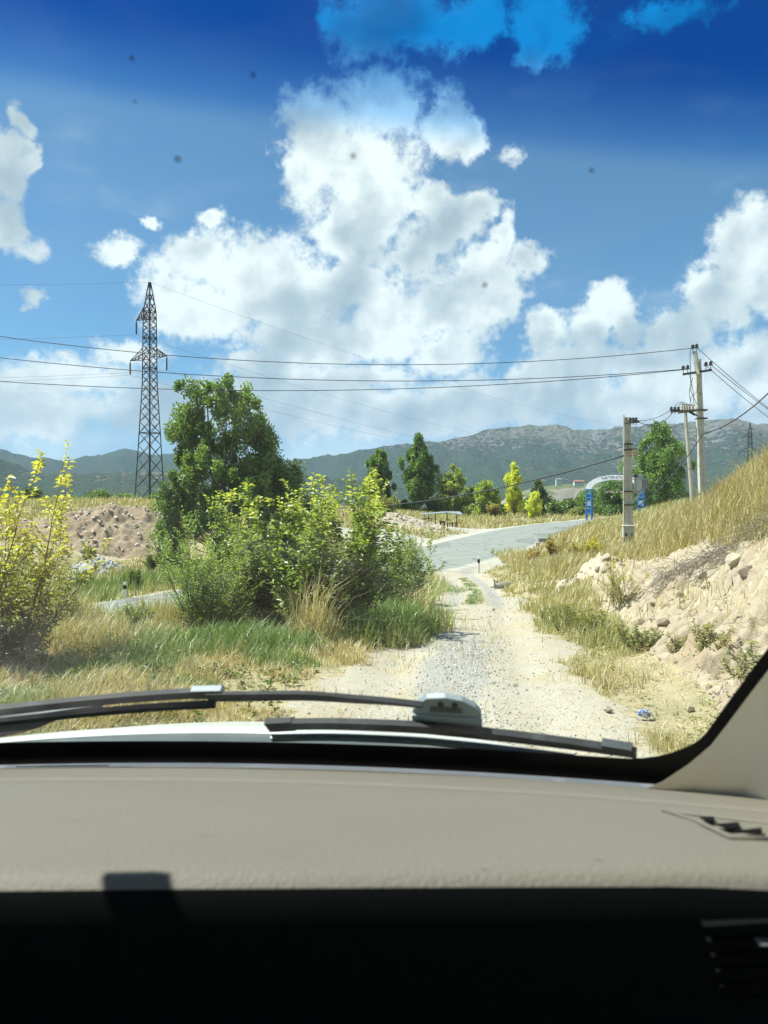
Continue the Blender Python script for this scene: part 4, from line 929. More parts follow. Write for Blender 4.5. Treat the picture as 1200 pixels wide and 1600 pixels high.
def ground_weeds():
    """small broad-leaved weeds and fallen straw on the verges: too many and too small to count"""
    rg = np.random.default_rng(55); n = 5200; Y = 5.2 + 13 * rg.random(n) ** 1.5; X = rg.uniform(-.62, .62, n) * (Y + 1)
    tr, _, pale, green, _ = zones(X, Y); k = (tr < .25) & (rg.random(n) < .35 + .65 * sstep(fbm(X / .8, Y / .8, 191, 4), .45, .62)) & ~((X > 0) & (rg.random(n) < .45)); X, Y, pale = X[k], Y[k], pale[k]; n = len(X)
    m = 6; Z = land(X, Y); Z = np.where(pale > .3, bank_z(X, Y)[0], Z); a = rg.uniform(0, 6.28, (n, m)); up = rg.uniform(.2, 1.3, (n, m)); ax = np.stack([np.cos(a), np.sin(a), up], -1).reshape(-1, 3)
    C = np.repeat(np.stack([X, Y, Z], -1), m, 0); C[:, 2] += rg.uniform(0, .12, len(C)); s = np.repeat(rg.uniform(.03, .085, n) * np.where(X > 1.5, .6, 1), m)
    f = np.repeat(np.clip(rg.normal(.38, .3, n) + .6 * (X > 1), 0, 1), m)[:, None]; t = (np.array([.10, .17, .045]) * (1 - f) + np.array([.34, .32, .13]) * f) * rg.uniform(.7, 1.25, (len(C), 1))
    o = leaves('verge_weeds', C, ax, unit(rg.normal(size=(len(C), 3)) + np.array([0, 0, 1.5])), s, s * .42, t, None, droop=.3, material='grass'); tag(o, 'small broad-leaved weeds dotted over the verges', 'weeds', kind='stuff')
    n = 16000; Y = 5.0 + 11 * rg.random(n) ** 1.6; X = rg.uniform(-.62, .62, n) * (Y + 1); tr, _, pale, _, _ = zones(X, Y); k = rg.random(n) < .10 + .9 * sstep(fbm(X / .5, Y / .5, 197, 4), .40, .62) * (tr < .6); X, Y, pale = X[k], Y[k], pale[k]; n = len(X)
    Z = land(X, Y); Z = np.where(pale > .3, bank_z(X, Y)[0], Z); a = rg.uniform(0, 6.28, n); ax = np.stack([np.cos(a), np.sin(a), rg.normal(.05, .12, n)], -1)
    t = np.array([.58, .48, .27]) * rg.uniform(.6, 1.15, (n, 1)); o = leaves('fallen_straw', np.stack([X, Y, Z + .012], -1), ax, np.tile([0, 0, 1.0], (n, 1)), rg.uniform(.08, .26, n), .007, t, None, material='grass'); tag(o, 'fallen straw stalks littering the ground', 'straw', kind='stuff')
ground_weeds()

def roots():
    """matted dead roots hanging from the overhang of the bank"""
    rg = np.random.default_rng(91); mb = MB(); n = 0
    for _ in range(1100):
        px = rg.uniform(1030, 1270); Y = np.interp(px, [985, 1100, 1260], [13.4, 11.9, 10.2]) + rg.normal(0, .28); x = (px - 600) / F * Y
        z = gz(x, Y); p = np.array([x + rg.normal(0, .10), Y + rg.normal(0, .1), z + rg.uniform(.0, .10)])
        d = unit(np.array([rg.normal(-.55, .4), rg.normal(-.35, .4), rg.normal(.25, .4)])); L = rg.uniform(.15, .6); pts = [p]
        for i in range(5):
            d = unit(d + np.array([0, 0, -.30]) + rg.normal(0, .25, 3)); q = pts[-1] + d * L / 5
            zz = gz(q[0], q[1])
            if q[2] < zz + .01: q[2] = zz + .015
            pts.append(q)
        r = rg.uniform(.0015, .0055); mb.tube(pts, [r, r, r * .9, r * .7, r * .5, r * .3], 3)
    o = mb.build('hanging_roots', principled('dead_root', (0.27, 0.235, 0.19), .95, var=.45, vscale=8))
    tag(o, 'matted dead roots hanging over the top of the bank', 'roots', kind='stuff')
roots()

# ------------------------------------------------------------------ lattice pylon
def pylon(name, label, px, Y, top_py, rot, scale_note, r=.055, detail=True):
    b = np.array(at_ground(px, Y)); H = EYE + (800 - top_py) / F * Y - b[2]; root = thing(name, b, label, 'pylon')
    c, s = math.cos(rot), math.sin(rot)
    def half(t): return H * np.interp(t, [0, .55, .83, .87, 1.0], [.046, .0225, .020, .019, .003])
    def corner(k, t):
        x, y = ((-1, -1), (1, -1), (1, 1), (-1, 1))[k]; h = half(t)
        return np.array([b[0] + (x * c - y * s) * h, b[1] + (x * s + y * c) * h, b[2] + t * H])
    lv = [0, .075, .145, .21, .27, .325, .375, .42, .465, .505, .545, .58, .615, .65, .685, .72, .75, .78, .81, .84, .87, .91, .95, 1.0]
    for k in range(4):
        mb = MB(); mb.tube([corner(k, t) for t in lv] if k else [corner(k, t) for t in lv], r, 4); mb.build('leg', M['steel'], root)
    br = MB(); rg_ = MB()
    for i in range(len(lv) - 1):
        for k in range(4):
            k2 = (k + 1) % 4
            br.bar(corner(k, lv[i]), corner(k2, lv[i + 1]), r * .6, n=4); br.bar(corner(k2, lv[i]), corner(k, lv[i + 1]), r * .6, n=4)
            if i in (5, 12, 16, 19, 20): rg_.bar(corner(k, lv[i]), corner(k2, lv[i]), r * .85, n=4)
    br.build('lattice_bracing', M['steel'], root)['kind'] = 'stuff'; rg_.build('tie_frames', M['steel'], root)
    arm_dir = np.array([c, s, 0]); tips = []
    for (t, L, sg) in ((.84, .085, 1), (.66, .125, 1), (.66, .105, -1)):
        mb = MB(); d = arm_dir * sg; z0 = b[2] + t * H; dz = .045 * H
        tip = np.array([b[0], b[1], z0]) + d * (L * H); n_ = np.array([-s, c, 0]); h = half(t)
        for q in (-1, 1):
            lo = np.array([b[0], b[1], z0]) + d * h + n_ * h * q; hi = np.array([b[0], b[1], z0 + dz]) + d * half(t + .045) + n_ * h * q
            mb.bar(lo, tip, r * .8, n=4); mb.bar(hi, tip, r * .8, n=4)
            for f in (.3, .6): mb.bar(lo * (1 - f) + tip * f, hi * (1 - f) + tip * f, r * .5, n=4); mb.bar(lo * (1 - f) + tip * f, hi * (1 - f + .25) + tip * (f - .25), r * .5, n=4)
        arm = mb.build('cross_arm', M['steel'], root)
        ins = MB(); ins.lathe(tip - np.array([0, 0, 1.9]), [(.05, 0)] + [(q, .1 + .16 * i + dq) for i in range(10) for q, dq in ((.15, 0), (.06, .08))] + [(.04, 1.9)], 8)
        ins.build('insulator_string', M['insulator'], root, smooth=False); tips.append(tip - np.array([0, 0, 1.95]))
    tips.append(np.array([b[0], b[1], b[2] + H])); return tips
T1 = pylon('lattice_pylon', 'tall dark lattice pylon on the plateau', 234, 103, 441, math.radians(150), '', r=.075)
T2 = pylon('lattice_pylon', 'distant small pylon showing above the grassy crest', 1172, 420, 661, math.radians(140), '', r=.09)

# ------------------------------------------------------------------ wires
def wire(label, p0, p1, sag, r=.022, n=30, name='power_line'):
    p0, p1 = np.array(p0, float), np.array(p1, float); mb = MB(); pts = []
    for i in range(n + 1):
        s = i / n; p = p0 * (1 - s) + p1 * s; p[2] -= sag * 4 * s * (1 - s); pts.append(p)
    o = mb.tube(pts, r, 5).build(name, M['wire'], None, smooth=True); tag(o, label, 'cable', 'overhead wires'); return o
HV = ['upper', 'lower left', 'lower right', 'topmost earth']
for i, nm in enumerate(HV):
    wire('thin high-voltage wire sloping down right from the pylon, ' + nm + ' conductor', T1[i], T2[i], (13, 11, 12, 11)[i], .013, 50)
    e = T1[i] + np.array([-150, -40, 3.0]); wire('thin wire running left out of view from the pylon, ' + nm + ' conductor', T1[i], e, 5.0, .012, 40)

# ------------------------------------------------------------------ concrete poles
def shaft_mb(p0, p1, w0, w1, d0, d1):
    """tapered concrete pole with a groove in its faces"""
    mb = MB(); p0, p1 = Vector(p0), Vector(p1); vs = []
    for p, w, d in ((p0, w0, d0), (p1, w1, d1)):
        for x, y in ((-.5, -.5), (-.16, -.5), (-.12, -.36), (.12, -.36), (.16, -.5), (.5, -.5), (.5, .5), (.16, .5), (.12, .36), (-.12, .36), (-.16, .5), (-.5, .5)):
            vs.append(p + Vector((x * w, y * d, 0)))
    n = 12; return mb.add(vs, [tuple(range(n - 1, -1, -1)), tuple(range(n, 2 * n))] + [(i, (i + 1) % n, n + (i + 1) % n, n + i) for i in range(n)])
def pin_insulator(p, root, s=1.0):
    mb = MB(); mb.lathe(p, [(.02, -.22 * s), (.02, 0), (.09 * s, .0), (.10 * s, .05 * s), (.05 * s, .08 * s), (.085 * s, .10 * s), (.08 * s, .15 * s), (.035 * s, .20 * s), (.01, .22 * s)], 10)
    return mb.build('insulator', M['insulator'], root, smooth=False)

def pole_with_transformer():
    Y = 40.0; b = W(982, 862, Y); b[2] = gz(b[0], Y) - .05; top = W(979.5, 652, Y + .1)
    root = thing('utility_pole', b, 'grooved concrete pole with the cream box, nearer of the poles', 'utility pole')
    shaft_mb(b, top, .46, .34, .36, .26).build('shaft', M['concrete'], root, bevel=.012, seg=1)
    rod = MB(); rod.bar(W(974.5, 866, Y - .1), W(974.5, 648, Y - .1), .045, n=6); rod.build('side_rod', M['concrete'], root)
    arm = MB(); a0, a1 = W(976, 661, Y - .25), W(999, 659, Y - .25); arm.bar(a0, a1, .05, n=4); arm.build('cross_arm', M['ironwork'], root)
    for px in (985, 989.5, 994): pin_insulator(W(px, 658, Y - .25), root, .95)
    for py in (694, 703, 768, 789): 
        p = W(980.5, py, Y); band = MB(); band.box(p, (.47, .40, .06)); band.build('strap', M['ironwork'], root)
    fz = MB(); fz.bar(W(983, 701, Y - .3), W(996, 701, Y - .3), .03, n=4); fz.bar(W(983, 712, Y - .3), W(996, 712, Y - .3), .03, n=4); fz.build('fuse_frame', M['ironwork'], root)
    for px in (989, 992.5, 996):
        q = MB(); q.lathe(W(px, 713, Y - .3), [(.03, 0), (.055, .02)] + [(.06 if i % 2 else .04, .04 + i * .04) for i in range(7)] + [(.03, .36)], 8); q.build('fuse', M['porcelain'], root)
    br = MB(); br.bar(W(983, 769, Y), W(1004, 769, Y), .05, n=4); br.bar(W(983, 789, Y - .1), W(1001, 770, Y - .1), .045, n=4); br.bar(W(983, 791, Y + .4), W(998, 775, Y + .5), .035, n=4)
    br.build('bracket', M['grey_metal'], root)
    # transformer standing on the bracket
    c = W(997, 768, Y); t = thing('transformer', (c[0], c[1], c[2]), 'pale grey transformer on a bracket of the near concrete pole', 'transformer')
    k = Y / F
    q = MB(); q.box((c[0], Y, c[2] + 9.5 * k), (8.5 * k, .42, 19 * k)); q.build('tank', M['grey_metal'], t, bevel=.02)
    q = MB(); q.box((c[0] - .6 * k, Y, c[2] + 19.8 * k), (13 * k, .5, 1.6 * k)); q.build('lid', M['grey_metal'], t, bevel=.01)
    q = MB(); q.box((c[0] + 3 * k, Y, c[2] + 24 * k), (7 * k, .3, 6 * k)); q.build('oil_reservoir', M['grey_metal'], t, bevel=.03)
    for dx in (-5, -3): pin_insulator((c[0] + dx * k, Y, c[2] + 23 * k), t, .7)
    for i in range(3):
        q = MB(); q.box((c[0] + (7.5 + i * 2.7) * k, Y - .05 * i, c[2] + (11 + .6 * i) * k), (.7 * k, .38, 15 * k)); q.build('cooling_fin', M['grey_metal'], t, bevel=.008, seg=1)
    q = MB(); q.box((c[0] + 9.8 * k, Y, c[2] + 18.8 * k), (8 * k, .34, 2 * k)); q.build('header_pipe', M['grey_metal'], t, bevel=.01)
    # cream meter box strapped to the pole
    c = W(981.5, 831, Y - .3); m_ = thing('meter_box', (c[0], c[1], c[2] - .32), 'cream metal meter box strapped low on the near pole', 'box')
    q = MB(); q.box(c, (17 * k, .26, 18 * k)); q.build('case', M['box_paint'], m_, bevel=.015)
    q = MB(); q.box((c[0], c[1], c[2] + 9.6 * k), (18.5 * k, .32, 1.4 * k), rx=.12); q.build('rain_lid', M['box_paint'], m_)
    for dx in (-4.3, 4.3):
        q = MB(); q.box((c[0] + dx * k, c[1] - .135, c[2] - 4.2 * k), (2.2 * k, .02, 4.6 * k)); q.build('meter_window', M['black'], m_)
    return b
pole_with_transformer()

def tall_pole():
    Y = 50.0; b = W(1098.5, 790, Y); b[2] = gz(b[0], Y) - .1; root = thing('utility_pole', b, 'tall concrete pole with a dark crossarm on the grassy crest', 'utility pole')
    top = W(1090, 561, Y); shaft_mb(b, top, .44, .36, .38, .28).build('shaft', M['concrete'], root, bevel=.012, seg=1)
    ext = MB(); ext.bar(W(1090.5, 585, Y - .3), W(1086, 549, Y - .3), .16, .14, n=4); ext.build('top_extension', M['concrete'], root)
    pin_insulator(W(1082.5, 545, Y - .3), root, 1.35); pin_insulator(W(1088.5, 544, Y - .3), root, 1.35)
    a = MB(); a.bar(W(1067, 585, Y - .3), W(1112, 578, Y - .3), .075, n=4); a.build('cross_arm', M['steel'], root)
    for px, py in ((1067.5, 578), (1074.5, 577), (1103, 572), (1110.5, 571)): pin_insulator(W(px, py, Y - .3), root, 1.35)
    for py in (654, 641):
        q = MB(); q.box(W(1096, py, Y), (.62, .50, .09)); q.build('strap', M['ironwork'], root)
    q = MB(); q.box(W(1099, 772, Y), (.56, .46, .10)); q.build('strap', M['ironwork'], root)
    # lower platform arm carried between this pole and the leaning one
    q = MB(); q.bar(W(1048, 643, Y - .2), W(1097, 640, Y - .2), .07, n=4); q.bar(W(1060, 645, Y + .3), W(1097, 641, Y + .3), .05, n=4); q.build('lower_arm', M['ironwork'], root)
    for p, e in (((1075, 643), (1086, 649)), ((1079, 643), (1090, 650))):
        q = MB(); q.bar(W(*p, Y - .2), W(*e, Y - .2), .045, n=4); q.build('brace', M['steel'], root)
    for px in (1049, 1054.5, 1060): pin_insulator(W(px, 641, Y - .2), root, 1.15)
    for px in (1066, 1070, 1074, 1078, 1083): 
        q = MB(); q.lathe(W(px, 641, Y), [(.05, 0)] + [(.075 if i % 2 else .05, .04 + i * .05) for i in range(6)] + [(.03, .36)], 8); q.build('switch_insulator', M['porcelain'], root)
    q = MB(); q.bar(W(1065, 632, Y), W(1086, 633, Y), .035, n=4); q.build('switch_bar', M['steel'], root)
    jp = MB()
    for pts in ([(1079, 546), (1078, 560), (1079.5, 590), (1077, 615), (1079, 628)], [(1077, 585), (1081, 600), (1084, 618), (1083, 631)], [(1082, 590), (1079, 610), (1087, 628), (1089, 632)],
                [(1091, 600), (1089, 612), (1080, 620), (1078, 632)], [(1053, 640), (1056, 632), (1064, 628), (1070, 630)], [(1059, 639), (1063, 631), (1069, 629), (1074, 631)]):
        P = [W(x, y, Y - .25) for x, y in pts]; jp.tube(P, .02, 4)
    jp.build('jumper_wires', M['wire'], root)
    b2 = W(1083, 775, Y + .6); b2[2] = gz(b2[0], b2[1]) - .1
    r2 = thing('leaning_pole', b2, 'thin pale pole leaning left, propping the lower arm', 'utility pole')
    q = MB(); q.bar(b2, W(1071, 645, Y + .2), .13, .10, n=8); q.build('shaft', M['concrete'], r2)
    return Y
YP = tall_pole()
L3 = [W(1082, 544, YP - .3), W(1067, 577, YP - .3), W(1074, 577, YP - .3)]
wire('uppermost long wire from the tall pole to the left, crossing the pylon', L3[0], W(-240, 486, 46), 2.0, .022, 60)
wire('middle long wire from the tall pole to the left, crossing the pylon', L3[1], W(-240, 527, 46), 1.55, .022, 60)
wire('lowest long wire from the tall pole to the left, crossing the pylon', L3[2], W(-240, 576, 46), 1.35, .022, 60)
wire('upper wire leaving the tall pole to the right', W(1089, 543, YP - .3), W(1330, 725, 62), .5, .020)
wire('middle wire leaving the tall pole to the right', W(1103, 571, YP - .3), W(1330, 735, 60), .5, .020)
wire('lower wire leaving the tall pole to the right', W(1111, 570, YP - .3), W(1330, 715, 60), .5, .020)
wire('pair wire drooping from the lower arm to the near pole, upper one', W(1049, 640, YP - .2), W(985, 657, 39.8), .25, .018)
wire('pair wire drooping from the lower arm to the near pole, lower one', W(1054, 641, YP - .2), W(994, 657, 39.8), .55, .018)
wire('thick black cable from the tall pole to the upper right', W(1097, 678, YP - .3), W(1290, 512, 34), .9, .035)
wire('thick black cable between the tall pole and the near pole', W(1097, 680, YP - .3), W(984, 800, 40), .5, .032)
wire('thick black cable from the near pole towards the left, above the road', W(975, 712, 39.7), W(380, 782, 66), 1.5, .040, 40)
wire('thick black cable crossing the plateau behind the yellow shrub', W(380, 782, 66), W(-160, 786, 80), .9, .045, 40)

# ------------------------------------------------------------------ blue and white arch over the road
def glyph(ch, size, m, parent, origin, xdir, zdir, depth=.03, name='letter'):
    cu = bpy.data.curves.new('letter_curve', 'FONT'); cu.body = ch; cu.size = size; cu.extrude = depth; cu.align_x = 'CENTER'; cu.align_y = 'CENTER'; cu.offset = size * .012
    o = bpy.data.objects.new('letter_tmp', cu); COL.objects.link(o); bpy.context.view_layer.update()
    me = bpy.data.meshes.new_from_object(o.evaluated_get(bpy.context.evaluated_depsgraph_get())); me.materials.clear()
    bpy.data.objects.remove(o); bpy.data.curves.remove(cu)
    x, z = Vector(xdir).normalized(), Vector(zdir).normalized(); y = x.cross(z) * -1
    Mx = Matrix((x, z, x.cross(z))).transposed().to_4x4(); Mx.translation = Vector(origin) - Vector(root_loc(parent)); me.transform(Mx)
    return link(name, me, m, parent)
def arch():
    Y = 115.0; k = Y / F; x0, x1 = W(925.5, 0, Y)[0], W(995.5, 0, Y)[0]; zb = min(gz(x0, Y), gz(x1, Y))
    z = lambda py: EYE - (py - 800) * k
    root = thing('road_arch', ((x0 + x1) / 2, Y, zb), 'blue and white welcome arch spanning the road', 'arch')
    for xc in (x0, x1):
        leg = MB()
        for dx in (-3.7, 3.7):
            for dy in (-.28, .28): leg.bar((xc + dx * k, Y + dy, zb - .2), (xc + dx * k, Y + dy, z(763.5)), .075, n=6)
        for py in (764, 771, 777.5, 783, 790, 795, 802): 
            for dy in (-.28, .28): leg.bar((xc - 3.7 * k, Y + dy, z(py)), (xc + 3.7 * k, Y + dy, z(py)), .05, n=4)
        lg = leg.build('leg', M['blue_paint'], root)
        for py, mm in ((774, 'blue_paint'), (786.5, 'white_paint'), (798.5, 'blue_paint')):
            q = MB(); q.box((xc, Y, z(py)), (5.8 * k, .40, 6.3 * k)); q.build('panel', M[mm], lg, bevel=.01, seg=1)
    # the curved white band
    cx = (x0 + x1) / 2; zo = z(763.5); W_ = (x1 - x0) / 2 + 4.2 * k; Ho = z(742.2) - zo; Wi = W_ - 8.2 * k; Hi = z(749.6) - zo
    P = []
    for i in range(41):
        a = math.pi * (1 - i / 40); co, si = math.cos(a), math.sin(a); e = .86
        fo = (math.copysign(abs(co) ** e, co), si ** e)
        o_ = (cx + W_ * co, zo + Ho * si ** .95); n_ = (cx + Wi * co, zo + Hi * si ** .95)
        P.append((o_, n_))
    band = MB(); vs = []
    for (o_, n_) in P:
        vs += [(o_[0], Y - .3, o_[1]), (n_[0], Y - .3, n_[1]), (n_[0], Y + .3, n_[1]), (o_[0], Y + .3, o_[1])]
    fs = []
    for i in range(40):
        for j in range(4): fs.append((i * 4 + j, i * 4 + (j + 1) % 4, (i + 1) * 4 + (j + 1) % 4, (i + 1) * 4 + j))
    fs += [(3, 2, 1, 0), (160, 161, 162, 163)]; band.add(vs, fs); bo = band.build('arch_band', M['white_paint'], root)
    txt = 'ԳԵՂԵՎՈՍԻՏ'
    for i, ch in enumerate(txt):
        px = 945.2 + i * 4.35; t = (W(px, 0, Y)[0] - cx) / ((W_ + Wi) / 2); t = max(-.98, min(.98, t)); a = math.acos(t); si = math.sin(a)
        zc = zo + (Ho + Hi) / 2 * si ** .95; tx = Vector((math.sin(a) * (W_ + Wi) / 2, 0, -math.cos(a) * (Ho + Hi) / 2 * .95)).normalized()
        tz = Vector((-tx.z, 0, tx.x)); glyph(ch, .56, M['letter_blue'], bo, (cx + t * (W_ + Wi) / 2, Y - .31, zc), tx, tz, .012)
    q = MB(); q.bar((x0 + 3.7 * k, Y + .1, z(771)), (x1 - 3.7 * k, Y + .1, z(771)), .02, n=4); sb = q.build('sign_wire', M['steel'], root)
    for i, ch in enumerate('ՍՐՍԱ Ե ԱՍ'):
        if ch != ' ': glyph(ch, .42, M['letter_red'], sb, (W(949.3 + i * 2.9, 0, Y)[0], Y - .02, z(768.8)), (1, 0, 0), (0, 0, 1), .02)
    return root
ARCH = arch(); ARCH.rotation_euler = (0, 0, math.radians(-30)); ARCH.scale = (1.14, 1, 1)

# ------------------------------------------------------------------ road shelter
def shelter():
    Y = 100.0; k = Y / F; z = lambda py: EYE - (py - 800) * k; c = W(689, 829, Y); root = thing('road_shelter', (c[0], Y, gz(c[0], Y)), 'open roadside shelter with a thin sheet roof on posts', 'shelter')
    xs = lambda px: (px - 600) * k
    for px, dy, tp in ((664, 0, 803), (671, 2.2, 802), (682, 2.2, 802), (698, -.6, 801), (713, -.6, 803), (716, 2.2, 803)):
        x = xs(px); q = MB(); g0 = gz(x, Y + dy); q.bar((x, Y + dy, g0 - .1), (x, Y + dy, z(tp)), .06, n=6); q.build('post', M['steel'], root)
    for poly in ([(657.5, 803.5, -.8), (657.5, 802.5, 2.6), (697, 799, 2.6), (697, 800.5, -.8)], [(697.2, 800.4, -.8), (697.2, 799, 2.6), (722, 799.2, 2.6), (722, 803.8, -.8)]):
        q = MB(); q.prism([(xs(p), Y + d, z(py)) for p, py, d in poly], (0, 0, -.07)); q.build('roof_sheet', M['sheet_roof'], root)
    for px0, px1, dy, hh in ((700, 716, .8, .5), (666, 676, 1.4, .45)):
        q = MB(); g0 = gz(xs(px0), Y + dy); q.box(((xs(px0) + xs(px1)) / 2, Y + dy, g0 + hh), (xs(px1) - xs(px0), .4, .07))
        for p in (px0 + .6, (px0 + px1) / 2, px1 - .6): q.box((xs(p), Y + dy, g0 + hh / 2 - .02), (.08, .35, hh))
        q.build('bench', M['ironwork'], root)
    for px in (702, 706.5, 711):
        q = MB(); g0 = gz(xs(px), Y - .6); q.bar((xs(px), Y - .6, g0), (xs(px), Y - .6, g0 + .75), .05, n=6); q.build('rail_post', M['steel'], root)
    q = MB(); g0 = gz(xs(692), Y + .6); q.box((xs(692), Y + .6, g0 + .35), (.7, .7, .8), taper=.9); q.build('stove_block', M['ironwork'], root)
shelter()

# ------------------------------------------------------------------ markers, board, stump, litter
def marker(px, Y, label, h=.95):
    b = at_ground(px, Y); root = thing('road_marker', b, label, 'marker post', 'white road marker posts')
    q = MB(); q.box((b[0], b[1], b[2] + h * .5), (.15, .12, h), taper=.8); q.build('post', M['white_paint'], root, bevel=.01, seg=1)
    q = MB(); q.box((b[0], b[1], b[2] + h * .74), (.142, .118, h * .22), ry=.0, taper=.95); q.build('black_band', M['black'], root)
marker(748, 46.5, 'white marker post with black band where the track meets the road', 1.0)
marker(195, 37, 'white marker post beside the road at the left gap', .85)
def board():
    Y = 52.0; k = Y / F; c = W(849, 846, Y); g0 = gz(c[0], Y); root = thing('road_board', (c[0], Y, g0), 'small white framed board with a grey plate beside the road', 'sign')
    q = MB(); z = c[2]
    for x in (-10.5, 10.5): q.box((c[0] + x * k, Y, (z + 6 * k + g0) / 2 - .1), (.07, .07, z + 6 * k - g0 + .2))
    for dz in (5.4, -2.4): q.box((c[0], Y, z + dz * k), (21 * k, .06, .06))
    q.build('frame', M['white_paint'], root)
    q = MB(); q.box((c[0] + 1 * k, Y - .05, z + 1.6 * k), (15 * k, .04, 5.4 * k)); q.build('plate', principled('dull_grey_plate', (0.22, 0.22, 0.21), .6, var=.3, vscale=5), root)
    q = MB(); q.box((c[0] - 8.2 * k, Y - .05, z + 1.6 * k), (2.6 * k, .05, 5.0 * k)); q.build('white_edge', M['white_paint'], root)
    q = MB(); q.box((c[0] - 9.0 * k, Y, g0 + .15), (.30, .30, .36)); q.build('footing', M['concrete'], root, bevel=.03)
board()
def stump():
    Y = 30.0; b = W(782, 908, Y); b[2] = gz(b[0], Y); root = thing('broken_log', b, 'weathered grey broken log lying on the verge slope', 'log')
    q = MB(); rg = np.random.default_rng(4)
    ax = np.array([.8, .3, .18]); ax /= np.linalg.norm(ax); pts = [b + ax * (s - .35) * .7 + np.array([0, 0, .10]) for s in (0, .25, .5, .75, 1)]
    q.tube(pts, [.11, .13, .12, .09, .05], 9); q.build('trunk', M['pale_bark'], root)
    for i in range(4):
        p = pts[i]; d = unit(rg.normal(size=3) + np.array([.3, -.3, .5])); q = MB(); q.bar(p, p + d * rg.uniform(.3, .6), .05, .02, n=5); q.build('broken_branch', M['pale_bark'], root)
stump()
def bag():
    Y = 6.25; b = W(1007, 1142, Y); b[2] = gz(b[0], Y); rg = np.random.default_rng(2)
    bm = bmesh.new(); bmesh.ops.create_icosphere(bm, subdivisions=2, radius=1)
    for v in bm.verts:
        n = v.co.normalized(); a = float(fbm(np.array([n.x * 2.2 + 5]), np.array([n.y * 2.2 + n.z * 3.1]), 5, 4, .6, True)[0])
        v.co = Vector((n.x * .062 + n.z * .02, n.y * .030, n.z * .040)) * (.35 + 1.0 * a)
    me = bpy.data.meshes.new('wrapper'); bm.to_mesh(me); bm.free()
    m, g = mat('printed_blue_wrapper'); oc = g.n('ShaderNodeTexCoord').outputs['Object']
    c = g.mix(g.ss(g.noise(oc, 55, 3, .5), .45, .52), (0.70, 0.74, 0.82), (0.10, 0.16, 0.42))
    bs = g.n('ShaderNodeBsdfPrincipled', {'Base Color': c, 'Roughness': .25, 'Specular IOR Level': .6}); g.n('ShaderNodeOutputMaterial', {'Surface': bs.outputs[0]})
    o = link('plastic_wrapper', me, m); o.location = (b[0], b[1], b[2] + .05); o.rotation_euler = (.2, .5, .4)
    tag(o, 'crumpled blue and white plastic wrapper lying by the track', 'litter')
bag()

# ------------------------------------------------------------------ far rocky spur with a few houses
def spur():
    n, m_ = 120, 60; u = np.linspace(-1, 1, n); v = np.linspace(0, 1, m_); U, Vv = np.meshgrid(u, v)
    Y = 380 + 160 * Vv; X = (U * 78 + 268) / 1.0 * (1) - 150 + (Vv * 20)
    edge = 1 - np.abs(U) ** 3; hgt = np.interp(Vv, [0, .12, .32, .5, 1], [-14, 0, 13.5, 16.5, 21])
    Z = hgt * edge - 14 * (1 - edge) + (fbm(X / 22, Y / 22, 7, 5, .55, True) - .5) * 9 * np.interp(Vv, [0, .1, .4, .6], [.3, 1, 1, .25])
    idx = np.arange(n * m_).reshape(m_, n); Fq = np.stack([idx[:-1, :-1], idx[:-1, 1:], idx[1:, 1:], idx[1:, :-1]], -1).reshape(-1, 4)
    mm, g = mat('rocky_spur'); P = g.n('ShaderNodeNewGeometry').outputs['Position']; nz = g.n('ShaderNodeSeparateXYZ', {0: g.n('ShaderNodeNewGeometry').outputs['Normal']}).outputs[2]
    nn = g.noise(P, .12, 8, .7); c = g.mix(nn, (0.20, 0.175, 0.14), (0.40, 0.35, 0.28)); c = g.mix(g.ss(g.m('ADD', nz, g.m('MULTIPLY', nn, .3)), .98, 1.12), c, (0.10, 0.125, 0.05))
    bs = g.n('ShaderNodeBsdfPrincipled', {'Base Color': c, 'Roughness': .95, 'Normal': g.n('ShaderNodeBump', {'Strength': .8, 'Distance': 1.5, 'Height': nn}).outputs[0]}); g.n('ShaderNodeOutputMaterial', {'Surface': bs.outputs[0]})
    tag(fmesh('rocky_hill', np.stack([X, Y, Z], -1).reshape(-1, 3), Fq, mm, smooth=True), 'low rocky spur behind the arch', 'hill', kind='structure')
spur()
M['tile'] = principled('red_roof', (0.36, 0.16, 0.10), .8, var=.25, vscale=1); M['wall'] = principled('white_house_wall', (0.72, 0.70, 0.66), .8, var=.08, vscale=.6); M['pane'] = principled('window_glass', (0.03, 0.04, 0.05), .15, spec=.7)
def house(label, px, py, Y, wpx, hpx, roof):
    k = Y / F; c = W(px, py, Y); root = thing('house', c, label, 'house'); w, h, d = wpx * k, hpx * k, wpx * k * .55
    q = MB(); q.box((c[0], Y, c[2] + h / 2 - 1.5), (w, d, h + 3)); q.build('wall', M['wall'], root)
    q = MB(); q.prism([(c[0] - w * .54, Y - d * .58, c[2] + h), (c[0] - w * .54, Y + d * .58, c[2] + h), (c[0] - w * .54, Y, c[2] + h + d * .26)], (w * 1.08, 0, 0)); q.build('roof', M[roof], root)
    nwin = max(2, int(wpx / 5))
    for i in range(nwin):
        q = MB(); q.box((c[0] + w * ((i + .5) / nwin - .5), Y - d / 2 - .03, c[2] + h * .52), (w / nwin * .36, .12, h * .42)); q.build('window', M['pane'], root)
house('low white house on the spur, left of the red roofed one', 873, 751.5, 470, 9, 2.6, 'sheet_roof')
house('long white house with a red roof on the rocky spur', 904, 756, 455, 15, 3.6, 'tile')
house('white house low among the trees left of the arch', 897, 788, 330, 21, 4.6, 'sheet_roof')

